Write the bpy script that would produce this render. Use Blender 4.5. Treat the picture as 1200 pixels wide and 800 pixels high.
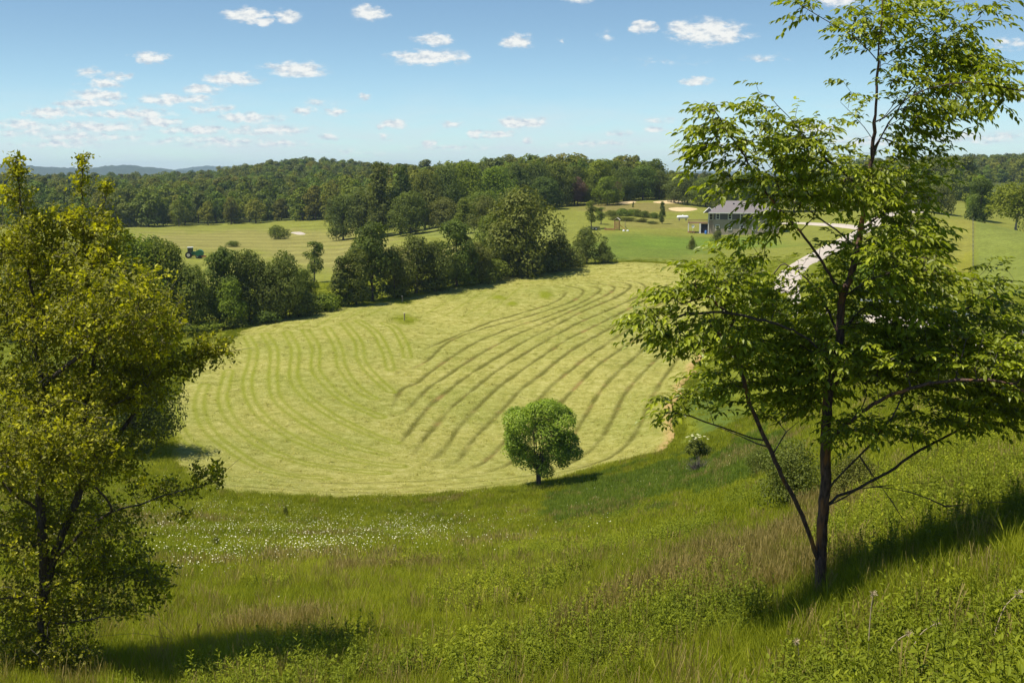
import bpy, math, random
import numpy as np
from math import radians as R
rng = np.random.default_rng(7)
random.seed(7)
for o in list(bpy.data.objects): bpy.data.objects.remove(o)
SC = bpy.context.scene
COL = SC.collection

# ------------------------------------------------------------------ camera
F = 1348.0                      # focal length in pixels of a 1200 px wide picture
PITCH = math.atan(198.0 / F)    # horizon at v = 202
cam_d = bpy.data.cameras.new('camera'); cam = bpy.data.objects.new('camera', cam_d)
COL.objects.link(cam)
cam_d.sensor_width = 36; cam_d.lens = F / 1200 * 36
cam_d.clip_start = 0.1; cam_d.clip_end = 60000
cam.location = (0, 0, 0); cam.rotation_euler = (math.pi / 2 - PITCH, 0, 0)
SC.camera = cam
SC.render.resolution_x = 1024; SC.render.resolution_y = 682

# ------------------------------------------------------------------ sun and sky
SUN_EL = R(64)
SHDIR = R(14)                                  # shadows fall towards +X and a little away
sun_to = np.array([-math.cos(SHDIR) * math.cos(SUN_EL), -math.sin(SHDIR) * math.cos(SUN_EL), math.sin(SUN_EL)])
SUN_ROT = math.atan2(sun_to[0], sun_to[1]) % (2 * math.pi)
sd = bpy.data.lights.new('sun', 'SUN'); sd.energy = 5.0; sd.angle = R(0.53); sd.color = (1.0, 0.94, 0.82)
sun = bpy.data.objects.new('sun', sd); COL.objects.link(sun)
from mathutils import Vector
sun.rotation_euler = Vector(sun_to).to_track_quat('Z', 'Y').to_euler()

SC.view_settings.view_transform = 'Standard'; SC.view_settings.look = 'None'
SC.view_settings.gamma = 1; SC.view_settings.use_curve_mapping = False
SC.view_settings.exposure = 0.45

def ray(u, v):
    a = (u - 600) / F; b = (v - 400) / F
    c, s = math.cos(PITCH), math.sin(PITCH)
    return np.array([a, c - b * s, -s - b * c])
def P(u, v, Y):
    d = ray(u, v); return d / d[1] * Y
def project(x, y, z):
    c, s = math.cos(PITCH), math.sin(PITCH)
    dep = y * c - z * s; up = y * s + z * c
    return 600 + F * x / dep, 400 - F * up / dep

W = bpy.data.worlds.new('World'); SC.world = W; W.use_nodes = True
def build_world():
    nt = W.node_tree; N = nt.nodes; L = nt.links; N.clear()
    out = N.new('ShaderNodeOutputWorld'); bg = N.new('ShaderNodeBackground'); bg.inputs['Strength'].default_value = 0.1
    L.new(bg.outputs[0], out.inputs[0])
    sky = N.new('ShaderNodeTexSky'); sky.sky_type = 'NISHITA'; sky.sun_disc = False
    sky.sun_elevation = SUN_EL; sky.sun_rotation = SUN_ROT
    sky.air_density = 1.0; sky.dust_density = 0.15; sky.ozone_density = 1.6; sky.altitude = 200
    tc = N.new('ShaderNodeTexCoord')
    sp = N.new('ShaderNodeSeparateXYZ'); L.new(tc.outputs['Generated'], sp.inputs[0])
    def M(op, a, b=None, c=None, clamp=False):
        n = N.new('ShaderNodeMath'); n.operation = op; n.use_clamp = clamp
        for i, q in enumerate((a, b, c)):
            if q is None: continue
            if isinstance(q, (int, float)): n.inputs[i].default_value = q
            else: L.new(q, n.inputs[i])
        return n.outputs[0]
    yy = M('MAXIMUM', sp.outputs[1], 0.02)
    X = M('DIVIDE', sp.outputs[0], yy); Z = M('DIVIDE', sp.outputs[2], yy)
    cb = N.new('ShaderNodeCombineXYZ'); L.new(X, cb.inputs[0]); L.new(Z, cb.inputs[1])
    p = cb.outputs[0]
    def noise(vec, scale, detail, rough, sx=1, sy=1, off=0, dist=0.0):
        m = N.new('ShaderNodeVectorMath'); m.operation = 'MULTIPLY_ADD'; L.new(vec, m.inputs[0])
        m.inputs[1].default_value = (sx, sy, 1); m.inputs[2].default_value = (off, off * 1.3, 0)
        n = N.new('ShaderNodeTexNoise'); n.noise_dimensions = '2D'; L.new(m.outputs[0], n.inputs['Vector'])
        n.inputs['Scale'].default_value = scale; n.inputs['Detail'].default_value = detail
        n.inputs['Roughness'].default_value = rough; n.inputs['Distortion'].default_value = dist
        return n
    # wobble of the cloud outlines
    wn = noise(p, 60, 4, 0.6, 1, 1.6, 3.1)
    wv = N.new('ShaderNodeVectorMath'); wv.operation = 'MULTIPLY_ADD'; L.new(wn.outputs['Color'], wv.inputs[0])
    wv.inputs[1].default_value = (0.018, 0.006, 0); L.new(p, wv.inputs[2])
    wp = N.new('ShaderNodeVectorMath'); wp.operation = 'ADD'; L.new(wv.outputs[0], wp.inputs[0]); wp.inputs[1].default_value = (-0.009, -0.003, 0)
    pw = wp.outputs[0]
    C = [(290,17,28,8,1),(306,25,16,5,1),(338,18,18,7,1),(431,14,21,9,1),(508,46,22,7,1),(504,66,46,9,1),(483,72,22,5,.8),
         (606,47,19,9,1),(658,48,5,4,.5),(752,31,14,8,1),(712,42,9,6,.3),(830,36,46,14,1.1),(808,32,30,9,1),(850,40,25,10,1),
         (350,80,36,9,1),(318,77,18,4,.6),(273,92,34,8,1),(176,67,22,7,1),(105,84,18,6,.6),(135,89,22,6,.6),(122,97,28,6,.7),
         (115,111,36,7,.9),(100,121,40,5,.9),(60,131,38,7,.9),(235,104,24,6,.9),(205,116,48,6,.8),(250,127,32,5,.6),
         (185,142,34,6,.9),(290,137,42,6,.7),(355,129,15,5,.8),(395,130,18,5,.8),(370,120,18,4,.3),(428,113,11,4,.8),
         (460,145,17,6,.8),(387,160,15,4,.6),(452,160,10,4,.5),(530,145,15,4,.5),(556,157,10,5,.9),(582,156,26,5,.7),
         (502,169,10,5,.9),(612,143,32,7,1),(617,164,8,4,.7),(770,141,19,4,.5),(769,151,16,4,.7),(727,156,17,4,.6),
         (815,94,21,5,.8),(897,68,24,5,.35),(775,72,34,4,.15),(678,-2,20,5,.9),(985,-2,30,8,1),(950,148,34,7,.7),(1180,50,26,8,.5),
         (1140,160,70,7,.5),(1010,165,50,6,.5),(1185,110,40,8,.4),(880,125,30,5,.3),(20,155,60,6,.4),(130,160,60,5,.4),
         (250,165,80,6,.6),(110,148,60,6,.75),(310,152,60,6,.7),(70,168,60,5,.6),(150,132,60,7,.7),(90,160,50,5,.65),(230,152,50,5,.7),(330,168,50,4,.5),(25,145,40,6,.7),(530,172,60,4,.3),(700,168,60,4,.35),(420,177,50,4,.25),
         (840,170,60,4,.4),(-160,60,60,14,1),(-120,120,80,10,.8),(1320,40,50,14,1),(1400,120,70,10,.8)]
    g = None; br = 0
    for (u, v, hw, hh, w) in C:
        d = ray(u, v + hh * 0.15); cx, cz = d[0] / d[1], d[2] / d[1]
        ix, iz = F / (hw * 1.15), F / (hh * 1.25)
        m = N.new('ShaderNodeVectorMath'); m.operation = 'MULTIPLY_ADD'; L.new(pw, m.inputs[0])
        m.inputs[1].default_value = (ix, iz, 0); m.inputs[2].default_value = (-cx * ix, -cz * iz, 0)
        ln = N.new('ShaderNodeVectorMath'); ln.operation = 'LENGTH'; L.new(m.outputs[0], ln.inputs[0])
        e = M('MULTIPLY_ADD', ln.outputs['Value'], -w, w)
        g = e if g is None else M('MAXIMUM', g, e)
    dn = noise(p, 95, 6, 0.65, 0.75, 1.9, 1.7)
    shp = M('ADD', g, M('MULTIPLY', M('SUBTRACT', dn.outputs['Fac'], 0.5), 1.5))
    al = N.new('ShaderNodeMapRange'); al.interpolation_type = 'SMOOTHSTEP'; L.new(shp, al.inputs[0])
    al.inputs[1].default_value = -0.08; al.inputs[2].default_value = 0.62
    alg = M('MULTIPLY', al.outputs[0], M('MULTIPLY_ADD', g, 3.0, 0.35, clamp=True), clamp=True)
    alg = M('MULTIPLY', alg, 0.93)
    # thin haze veil near the horizon
    vn = noise(p, 26, 5, 0.6, 0.5, 2.6, 8.2)
    hz = N.new('ShaderNodeMapRange'); hz.interpolation_type = 'SMOOTHSTEP'; L.new(Z, hz.inputs[0])
    hz.inputs[1].default_value = 0.085; hz.inputs[2].default_value = 0.01; hz.inputs[3].default_value = 0.0; hz.inputs[4].default_value = 0.75
    vm = M('MULTIPLY', hz.outputs[0], M('MULTIPLY_ADD', vn.outputs['Fac'], 2.6, -0.85, clamp=True))
    # lit tops, greyer bases
    n1 = noise(p, 120, 4, 0.6, 0.8, 1.7, 5.0); n2 = noise(p, 120, 4, 0.6, 0.8, 1.7, 5.0)
    for nn, s_ in ((n2, 1),):
        vm2 = nn.inputs['Vector'].links[0].from_node; vm2.inputs[2].default_value = (5.0 + 0.002, 6.5 + 0.0045, 0)
    emb = M('MULTIPLY', M('SUBTRACT', n1.outputs['Fac'], n2.outputs['Fac']), 2.6)
    sh = M('ADD', M('MULTIPLY_ADD', shp, 0.65, 0.36), emb, clamp=True)
    cc = N.new('ShaderNodeMix'); cc.data_type = 'RGBA'; L.new(sh, cc.inputs[0])
    cc.inputs[6].default_value = (4.1, 4.7, 5.3, 1); cc.inputs[7].default_value = (7.1, 7.1, 6.8, 1)
    veil = N.new('ShaderNodeMix'); veil.data_type = 'RGBA'; L.new(vm, veil.inputs[0])
    # sky colour grade
    gr = N.new('ShaderNodeMix'); gr.data_type = 'RGBA'; gr.blend_type = 'MULTIPLY'; gr.inputs[0].default_value = 1
    L.new(sky.outputs[0], gr.inputs[6]); 
    gz = N.new('ShaderNodeMapRange'); gz.interpolation_type = 'SMOOTHSTEP'; L.new(Z, gz.inputs[0]); gz.inputs[1].default_value = 0.0; gz.inputs[2].default_value = 0.15
    gc = N.new('ShaderNodeMix'); gc.data_type = 'RGBA'; L.new(gz.outputs[0], gc.inputs[0]); gc.inputs[6].default_value = SKY_LOW; gc.inputs[7].default_value = SKY_HIGH; L.new(gc.outputs[2], gr.inputs[7])
    L.new(gr.outputs[2], veil.inputs[6]); veil.inputs[7].default_value = (5.3, 6.0, 6.3, 1)
    mx = N.new('ShaderNodeMix'); mx.data_type = 'RGBA'; L.new(alg, mx.inputs[0]); L.new(veil.outputs[2], mx.inputs[6]); L.new(cc.outputs[2], mx.inputs[7])
    L.new(mx.outputs[2], bg.inputs['Color'])
SKY_LOW = (0.74, 0.97, 1.18, 1); SKY_HIGH = (0.60, 0.72, 0.82, 1)
build_world()

# ------------------------------------------------------------------ helpers
def mesh_np(name, V, faces_list, mats=None, mat_idx=None, smooth=False, attrs=None):
    """faces_list: list of (k,n) int arrays"""
    me = bpy.data.meshes.new(name)
    V = np.asarray(V, dtype=np.float32).reshape(-1, 3)
    me.vertices.add(len(V)); me.vertices.foreach_set('co', V.ravel())
    faces_list = [np.asarray(f, dtype=np.int32) for f in faces_list if len(f)]
    if faces_list:
        loops = np.concatenate([f.ravel() for f in faces_list])
        tot = np.concatenate([np.full(len(f), f.shape[1], dtype=np.int32) for f in faces_list])
        start = np.concatenate([[0], np.cumsum(tot)[:-1]]).astype(np.int32)
        me.loops.add(len(loops)); me.loops.foreach_set('vertex_index', loops)
        me.polygons.add(len(tot)); me.polygons.foreach_set('loop_start', start)
        if mat_idx is not None: me.polygons.foreach_set('material_index', np.asarray(mat_idx, dtype=np.int32))
        me.polygons.foreach_set('use_smooth', np.full(len(tot), smooth, dtype=bool))
    if attrs:
        for k, a in attrs.items():
            a = np.asarray(a, dtype=np.float32)
            if a.ndim == 1:
                at = me.attributes.new(k, 'FLOAT', 'POINT'); at.data.foreach_set('value', a)
            elif a.shape[1] == 3:
                at = me.attributes.new(k, 'FLOAT_VECTOR', 'POINT'); at.data.foreach_set('vector', a.ravel())
            else:
                at = me.attributes.new(k, 'FLOAT_COLOR', 'POINT'); at.data.foreach_set('color', a.ravel())
    for m in (mats or []): me.materials.append(m)
    me.update(calc_edges=True); me.validate()
    return me
def link(name, me, parent=None, loc=None):
    o = bpy.data.objects.new(name, me); COL.objects.link(o)
    if parent is not None: o.parent = parent
    if loc is not None: o.location = loc
    return o
def tag(o, label=None, cat=None, group=None, kind=None):
    if label: o['label'] = label
    if cat: o['category'] = cat
    if group: o['group'] = group
    if kind: o['kind'] = kind
    return o
def empty(name, loc, rz=0):
    o = bpy.data.objects.new(name, None); COL.objects.link(o); o.location = loc; o.rotation_euler = (0, 0, rz)
    o.empty_display_size = 0.3
    return o
class MB:
    def __init__(s): s.V = []; s.Q = []; s.T = []; s.n = 0
    def add(s, V, Q=(), T=()):
        V = np.asarray(V, float).reshape(-1, 3); s.V.append(V)
        if len(Q): s.Q.append(np.asarray(Q) + s.n)
        if len(T): s.T.append(np.asarray(T) + s.n)
        s.n += len(V)
    def box(s, c, d, rz=0, tilt=None):
        c = np.array(c, float); h = np.array(d, float) / 2
        v = np.array([[x, y, z] for x in (-1, 1) for y in (-1, 1) for z in (-1, 1)]) * h
        if tilt is not None:
            ax, an = tilt; ca, sa = math.cos(an), math.sin(an)
            if ax == 'x': v = v @ np.array([[1, 0, 0], [0, ca, sa], [0, -sa, ca]])
            if ax == 'y': v = v @ np.array([[ca, 0, -sa], [0, 1, 0], [sa, 0, ca]])
        ca, sa = math.cos(rz), math.sin(rz)
        v = v @ np.array([[ca, sa, 0], [-sa, ca, 0], [0, 0, 1]]) + c
        s.add(v, [[0, 1, 3, 2], [4, 6, 7, 5], [0, 4, 5, 1], [2, 3, 7, 6], [0, 2, 6, 4], [1, 5, 7, 3]])
    def tube(s, pts, rad, k=8, cap=True):
        pts = np.asarray(pts, float); n = len(pts)
        rad = np.full(n, rad) if np.isscalar(rad) else np.asarray(rad, float)
        t = np.gradient(pts, axis=0); t /= np.linalg.norm(t, axis=1)[:, None] + 1e-9
        ref = np.array([0, 0, 1.0]) if abs(t[0][2]) < 0.9 else np.array([1.0, 0, 0])
        a = np.cross(t, ref); 
        bad = np.linalg.norm(a, axis=1) < 0.2
        a[bad] = np.cross(t[bad], np.array([0.3, 1, 0.2])); a /= np.linalg.norm(a, axis=1)[:, None] + 1e-9
        for i in range(1, n):
            q = a[i - 1] - t[i] * np.dot(a[i - 1], t[i]); l = np.linalg.norm(q)
            if l > 1e-6: a[i] = q / l
        b = np.cross(t, a)
        ang = np.arange(k) * 2 * math.pi / k
        V = pts[:, None] + rad[:, None, None] * (np.cos(ang)[None, :, None] * a[:, None] + np.sin(ang)[None, :, None] * b[:, None])
        i = np.arange(n - 1)[:, None] * k; j = np.arange(k)[None]; j2 = (j + 1) % k
        Q = np.stack([i + j, i + j2, i + k + j2, i + k + j], -1).reshape(-1, 4)
        V = V.reshape(-1, 3); T = []
        if cap:
            V = np.vstack([V, pts[0], pts[-1]]); m = n * k
            for q in range(k):
                T.append([m, (q + 1) % k, q]); T.append([m + 1, m - k + q, m - k + (q + 1) % k])
        s.add(V, Q, T)
    def cyl(s, p0, p1, r, k=16): s.tube([p0, p1], r, k)
    def build(s, name, mat, parent=None, smooth=False, attrs=None):
        V = np.vstack(s.V)
        me = mesh_np(name, V, [np.vstack(s.Q) if s.Q else [], np.vstack(s.T) if s.T else []], [mat], smooth=smooth, attrs=attrs)
        return link(name, me, parent)

# ------------------------------------------------------------------ materials
def newmat(name):
    m = bpy.data.materials.new(name); m.use_nodes = True; nt = m.node_tree
    b = nt.nodes['Principled BSDF']; return m, nt, b
def ramp(nt, fac, stops):
    r = nt.nodes.new('ShaderNodeValToRGB'); nt.links.new(fac, r.inputs[0])
    e = r.color_ramp.elements
    while len(e) > 1: e.remove(e[0])
    e[0].position = stops[0][0]; e[0].color = (*stops[0][1], 1)
    for p_, c_ in stops[1:]:
        x = e.new(p_); x.color = (*c_, 1)
    return r.outputs[0]
def nz(nt, scale, detail=4, rough=0.55, vec=None, dim='3D'):
    n = nt.nodes.new('ShaderNodeTexNoise'); n.noise_dimensions = dim
    n.inputs['Scale'].default_value = scale; n.inputs['Detail'].default_value = detail; n.inputs['Roughness'].default_value = rough
    if vec is not None: nt.links.new(vec, n.inputs['Vector'])
    return n
def objco(nt):
    t = nt.nodes.new('ShaderNodeNewGeometry'); return t.outputs['Position']
def mathn(nt, op, a, b=None, c=None, clamp=False):
    n = nt.nodes.new('ShaderNodeMath'); n.operation = op; n.use_clamp = clamp
    for i, q in enumerate((a, b, c)):
        if q is None: continue
        if isinstance(q, (int, float)): n.inputs[i].default_value = q
        else: nt.links.new(q, n.inputs[i])
    return n.outputs[0]
def mix(nt, fac, a, b, blend='MIX'):
    n = nt.nodes.new('ShaderNodeMix'); n.data_type = 'RGBA'; n.blend_type = blend
    for i, q in ((0, fac), (6, a), (7, b)):
        if isinstance(q, (int, float)): n.inputs[i].default_value = q
        elif isinstance(q, tuple): n.inputs[i].default_value = (*q, 1)
        else: nt.links.new(q, n.inputs[i])
    return n.outputs[2]
def attr(nt, name):
    n = nt.nodes.new('ShaderNodeAttribute'); n.attribute_name = name; return n
def bump(nt, b, h, strength, dist):
    n = nt.nodes.new('ShaderNodeBump'); n.inputs['Strength'].default_value = strength; n.inputs['Distance'].default_value = dist
    nt.links.new(h, n.inputs['Height']); nt.links.new(n.outputs[0], b.inputs['Normal'])

def leaf_mat(name, dark, light, tip=None, transl=0.35, rough=0.5, spec=0.35, objvar=0.5):
    m, nt, b = newmat(name)
    t = attr(nt, 'tint').outputs['Fac']
    oi = nt.nodes.new('ShaderNodeObjectInfo')
    f = mathn(nt, 'ADD', t, mathn(nt, 'MULTIPLY_ADD', oi.outputs['Random'], objvar, -objvar / 2), clamp=True)
    stops = [(0.0, dark), (0.75, light)]
    if tip: stops = [(0.0, dark), (0.6, light), (1.0, tip)]
    c = ramp(nt, f, stops)
    hv = nt.nodes.new('ShaderNodeHueSaturation')
    nt.links.new(mathn(nt, 'MULTIPLY_ADD', mathn(nt, 'FRACT', mathn(nt, 'MULTIPLY', oi.outputs['Random'], 7.31)), 0.04 * objvar * 2, 0.5 - 0.02 * objvar * 2), hv.inputs['Hue'])
    nt.links.new(c, hv.inputs['Color']); c = hv.outputs[0]
    nt.links.new(c, b.inputs['Base Color'])
    b.inputs['Roughness'].default_value = rough; b.inputs['Specular IOR Level'].default_value = spec
    tr = nt.nodes.new('ShaderNodeBsdfTranslucent')
    nt.links.new(mix(nt, 1.0, c, (1.25, 1.3, 0.5), 'MULTIPLY'), tr.inputs['Color'])
    ms = nt.nodes.new('ShaderNodeMixShader'); ms.inputs[0].default_value = transl
    nt.links.new(b.outputs[0], ms.inputs[1]); nt.links.new(tr.outputs[0], ms.inputs[2])
    nt.links.new(ms.outputs[0], nt.nodes['Material Output'].inputs[0])
    return m
def plain_mat(name, c, rough=0.7, var=0.15, scale=6.0, metal=0.0, spec=0.3, c2=None, bmp=0.0, bscale=30):
    m, nt, b = newmat(name)
    n = nz(nt, scale, 5, 0.6, objco(nt))
    c2 = c2 or tuple(min(1, x * (1 - var * 2)) for x in c)
    nt.links.new(ramp(nt, n.outputs['Fac'], [(0.3, c2), (0.7, c)]), b.inputs['Base Color'])
    b.inputs['Roughness'].default_value = rough; b.inputs['Metallic'].default_value = metal; b.inputs['Specular IOR Level'].default_value = spec
    if bmp: bump(nt, b, nz(nt, bscale, 4, 0.6, objco(nt)).outputs['Fac'], bmp, 0.02)
    return m
def bark_mat(name, c1, c2, patch=None):
    m, nt, b = newmat(name)
    mp = nt.nodes.new('ShaderNodeMapping'); mp.inputs['Scale'].default_value = (1, 1, 0.22); nt.links.new(objco(nt), mp.inputs[0])
    n = nz(nt, 38, 6, 0.65, mp.outputs[0])
    c = ramp(nt, n.outputs['Fac'], [(0.35, c1), (0.68, c2)])
    if patch:
        n2 = nz(nt, 7, 3, 0.5, mp.outputs[0])
        c = mix(nt, mathn(nt, 'MULTIPLY_ADD', n2.outputs['Fac'], 6, -3.3, clamp=True), c, patch)
    nt.links.new(c, b.inputs['Base Color']); b.inputs['Roughness'].default_value = 0.9; b.inputs['Specular IOR Level'].default_value = 0.15
    bump(nt, b, n.outputs['Fac'], 0.9, 0.03)
    return m

MAT = {}
MAT['leaf_right'] = leaf_mat('leaf_right', (0.085, 0.098, 0.014), (0.25, 0.295, 0.016), (0.50, 0.54, 0.024), 0.40, 0.42, 0.35, 0.0)
MAT['leaf_left'] = leaf_mat('leaf_left', (0.140, 0.142, 0.018), (0.262, 0.262, 0.022), (0.60, 0.56, 0.018), 0.38, 0.5, 0.2, 0.0)
MAT['leaf_small'] = leaf_mat('leaf_small', (0.095, 0.150, 0.012), (0.23, 0.32, 0.022), (0.33, 0.42, 0.03), 0.3, 0.45, 0.25, 0.0)
MAT['leaf_dark'] = leaf_mat('leaf_dark', (0.060, 0.080, 0.016), (0.145, 0.175, 0.022), None, 0.28, 0.6, 0.15, 0.4)
MAT['leaf_mid'] = leaf_mat('leaf_mid', (0.065, 0.090, 0.015), (0.155, 0.195, 0.020), None, 0.28, 0.6, 0.15, 0.5)
MAT['leaf_bright'] = leaf_mat('leaf_bright', (0.090, 0.125, 0.012), (0.22, 0.27, 0.018), None, 0.3, 0.6, 0.15, 0.4)
MAT['leaf_olive'] = leaf_mat('leaf_olive', (0.070, 0.082, 0.016), (0.165, 0.185, 0.030), None, 0.28, 0.6, 0.15, 0.4)
MAT['leaf_purple'] = leaf_mat('leaf_purple', (0.085, 0.050, 0.030), (0.18, 0.105, 0.060), None, 0.2, 0.6, 0.2, 0.2)
MAT['leaf_forest'] = leaf_mat('leaf_forest', (0.075, 0.092, 0.018), (0.20, 0.215, 0.030), None, 0.28, 0.7, 0.05, 0.9)
MAT['bark'] = bark_mat('bark', (0.05, 0.038, 0.030), (0.17, 0.13, 0.11))
MAT['bark_red'] = bark_mat('bark_red', (0.055, 0.035, 0.030), (0.20, 0.125, 0.10), (0.36, 0.16, 0.055))
MAT['bark_grey'] = bark_mat('bark_grey', (0.06, 0.05, 0.042), (0.2, 0.175, 0.15))
MAT['bark_pale'] = bark_mat('bark_pale', (0.30, 0.24, 0.18), (0.55, 0.48, 0.38))

# ------------------------------------------------------------------ terrain height
CT = [(1200,800,9.5),(1050,800,11.5),(900,800,13.5),(750,800,15.5),(600,800,17),(400,800,18.5),(200,800,20),(50,800,20),(-120,800,20),
 (963,703,17),(1200,700,13),(1200,600,18.5),(1330,600,16),(800,700,22),(600,700,27),(400,700,30),(200,700,31),(0,700,31),(-150,700,31),
 (1200,540,26),(1080,560,31),(960,600,33),(850,620,38),(700,640,44),(600,640,46),(400,640,46),(200,640,46),(0,640,46),(-150,640,46),
 (1200,480,40),(1080,500,46),(950,540,52),(850,560,64),(730,580,76),(600,590,82),(400,590,85),(200,578,82),(0,570,82),(-150,570,82),
 (600,568,91),(700,550,95),(785,525,98),(200,500,110),(0,500,105),(400,500,114),(550,500,117),(700,500,116),(790,480,117),(900,480,95),(1000,460,82),(1100,440,74),(1200,430,68),(1330,440,60),
 (1060,371,128),(1000,400,115),(1200,408,98),(1330,415,90),(900,420,128),(830,420,140),(700,430,140),(550,440,137),(400,430,139),(250,430,139),(50,430,138),(-150,430,138),
 (300,380,167),(230,385,164),(400,357,182),(50,385,165),(-150,385,165),(500,390,162),(600,385,166),(700,380,172),(820,380,172),
 (500,340,196),(600,325,208),(700,312,220),(780,310,225),(850,330,205),(920,325,192),(1000,340,175),(1100,345,165),(1200,345,160),(1330,350,150),
 (420,326,228),(300,335,225),(150,335,225),(-50,335,225),(350,300,295),(230,300,295),(50,300,295),(450,295,280),(560,285,262),(650,290,258),(700,280,276),(760,276,285),(830,275,297),(900,272,300),
 (250,272,430),(400,270,405),(500,262,380),(560,255,380),(100,272,430),(-80,272,430),(650,245,370),(700,240,390),(760,236,400),(830,245,380),(900,255,345),(960,262,310),
 (1040,250,310),(1130,255,257),(1200,272,236),(1330,285,225),(1120,300,226),(1160,320,205),(1165,270,282),(1225,284,272),(1120,261,292),(1290,295,270),(1150,252,340),(1250,258,340),(1150,232,480),(1050,232,480),(1270,235,480),
 (1150,198,1250),(1000,203,1250),(1300,196,1250),(700,224,550),(850,226,560),(850,214,1000),(700,214,900),(600,224,550),(450,236,550),
 (250,250,560),(100,250,560),(-80,250,560),(350,225,770),(200,232,800),(0,233,800),(355,202,1000),(300,211,1020),(250,218,1050),(180,221,1080),(100,222,1100),(-80,222,1100),(410,210,980),(450,214,950),(550,214,900),
 (350,208,1250),(100,222,1300),(250,220,1300),(600,214,1250)]
CW = [(0,0.6,-1.8),(0,3,-2.7),(-3,3,-3.3),(3,3,-1.9),(0,8,-4.55),(-5,8,-5.6),(5,6,-2.2),(-9,12,-8.0),(8,10,-2.6),(10,14,-2.6),(-14,20,-11.0)]
K_TH = 3.0
def qcoord(x, y):
    th = np.clip(np.arctan2(x, np.maximum(y, 1e-3)), -0.62, 0.62); r = np.clip(np.hypot(x, y), 2.0, 1300)
    return np.stack([th * K_TH, np.log(r)], -1)
_pts = np.array([P(*c) for c in CT] + [list(c) for c in CW])
_q = qcoord(_pts[:, 0], _pts[:, 1])
_r = np.hypot(_pts[:, 0], _pts[:, 1])
# fit slope-like value z/r**0.5 would distort; fit z directly with light smoothing that grows with distance
def _U(d2): return 0.5 * d2 * np.log(d2 + 1e-12)
_A = _U(((_q[:, None] - _q[None]) ** 2).sum(-1))
_A += np.diag(0.004 + 0.0 * _r)
_Pm = np.hstack([np.ones((len(_q), 1)), _q])
_M = np.block([[_A, _Pm], [_Pm.T, np.zeros((3, 3))]])
_zn = _pts[:, 2] / np.sqrt(_r)           # normalised so near and far get equal care
_sol = np.linalg.solve(_M, np.concatenate([_zn, np.zeros(3)]))
_w, _a = _sol[:-3], _sol[-3:]
# value noise
_NG = np.random.default_rng(3).random((256, 256))
def vnoise(x, y):
    xi = np.floor(x).astype(int); yi = np.floor(y).astype(int); fx = x - xi; fy = y - yi
    fx = fx * fx * (3 - 2 * fx); fy = fy * fy * (3 - 2 * fy)
    g = lambda i, j: _NG[i % 256, j % 256]
    return (g(xi, yi) * (1 - fx) + g(xi + 1, yi) * fx) * (1 - fy) + (g(xi, yi + 1) * (1 - fx) + g(xi + 1, yi + 1) * fx) * fy
def fbm(x, y, o=4):
    s = 0; a = 0.5; t = 0
    for i in range(o):
        s = s + a * vnoise(x * 2 ** i + 17 * i, y * 2 ** i + 5 * i); t += a; a *= 0.5
    return s / t
def H(x, y, bumps=True):
    x = np.asarray(x, float); y = np.asarray(y, float); sh = x.shape
    x = x.ravel(); y = y.ravel(); out = np.empty(len(x))
    for i in range(0, len(x), 20000):
        q = qcoord(x[i:i + 20000], y[i:i + 20000])
        d2 = ((q[:, None] - _q[None]) ** 2).sum(-1)
        zz = _U(d2) @ _w + _a[0] + q @ _a[1:]
        rr = np.clip(np.hypot(x[i:i + 20000], y[i:i + 20000]), 2.0, 1300)
        out[i:i + 20000] = zz * np.sqrt(rr)
    r = np.hypot(x, y)
    t = np.clip((r - 1300) / 1200, 0, 1); t = t * t * (3 - 2 * t)
    out = out * (1 - t) + (-26) * t
    back = np.clip(-y / 40, 0, 1); out = out * (1 - back) + (-1.0 + 0.02 * np.clip(-y, 0, 400)) * back
    if bumps:
        out = out + (fbm(x / 2.3, y / 2.3, 3) - 0.5) * 0.10 + (fbm(x / 11, y / 11, 3) - 0.5) * 0.30 * np.clip(r / 60, 0, 1)
    return out.reshape(sh)
def H1(x, y): return float(H(np.array([x]), np.array([y]))[0])
def ground(u, v, ymin=6, ymax=1500):
    """first point where the pixel's ray meets the ground"""
    d = ray(u, v); Y = np.exp(np.linspace(math.log(ymin), math.log(ymax), 1600))
    X = d[0] / d[1] * Y; Z = d[2] / d[1] * Y
    dz = Z - H(X, Y)
    k = np.where(dz < 0)[0]
    if len(k) == 0 or k[0] == 0:
        i = int(np.argmin(np.abs(dz)))
        return np.array([X[i], Y[i], H1(X[i], Y[i])])
    i = k[0]; t = dz[i - 1] / (dz[i - 1] - dz[i]); y = Y[i - 1] + t * (Y[i] - Y[i - 1]); x = d[0] / d[1] * y
    return np.array([x, y, H1(x, y)])
def inpoly(px, py, poly):
    poly = np.asarray(poly, float); ins = np.zeros(px.shape, bool); j = len(poly) - 1
    for i in range(len(poly)):
        xi, yi = poly[i]; xj, yj = poly[j]
        c = ((yi > py) != (yj > py)) & (px < (xj - xi) * (py - yi) / (yj - yi + 1e-12) + xi)
        ins ^= c; j = i
    return ins
def smooth_line(pts, n=8, closed=False):
    pts = np.asarray(pts, float); out = []
    m = len(pts); rngi = range(m if closed else m - 1)
    for i in rngi:
        p0 = pts[(i - 1) % m] if closed or i > 0 else 2 * pts[0] - pts[1]
        p1 = pts[i]; p2 = pts[(i + 1) % m]
        p3 = pts[(i + 2) % m] if closed or i + 2 < m else 2 * pts[-1] - pts[-2]
        for t in np.arange(n) / n:
            out.append(0.5 * (2 * p1 + (p2 - p0) * t + (2 * p0 - 5 * p1 + 4 * p2 - p3) * t * t + (-p0 + 3 * p1 - 3 * p2 + p3) * t ** 3))
    if not closed: out.append(pts[-1])
    return np.array(out)
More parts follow.
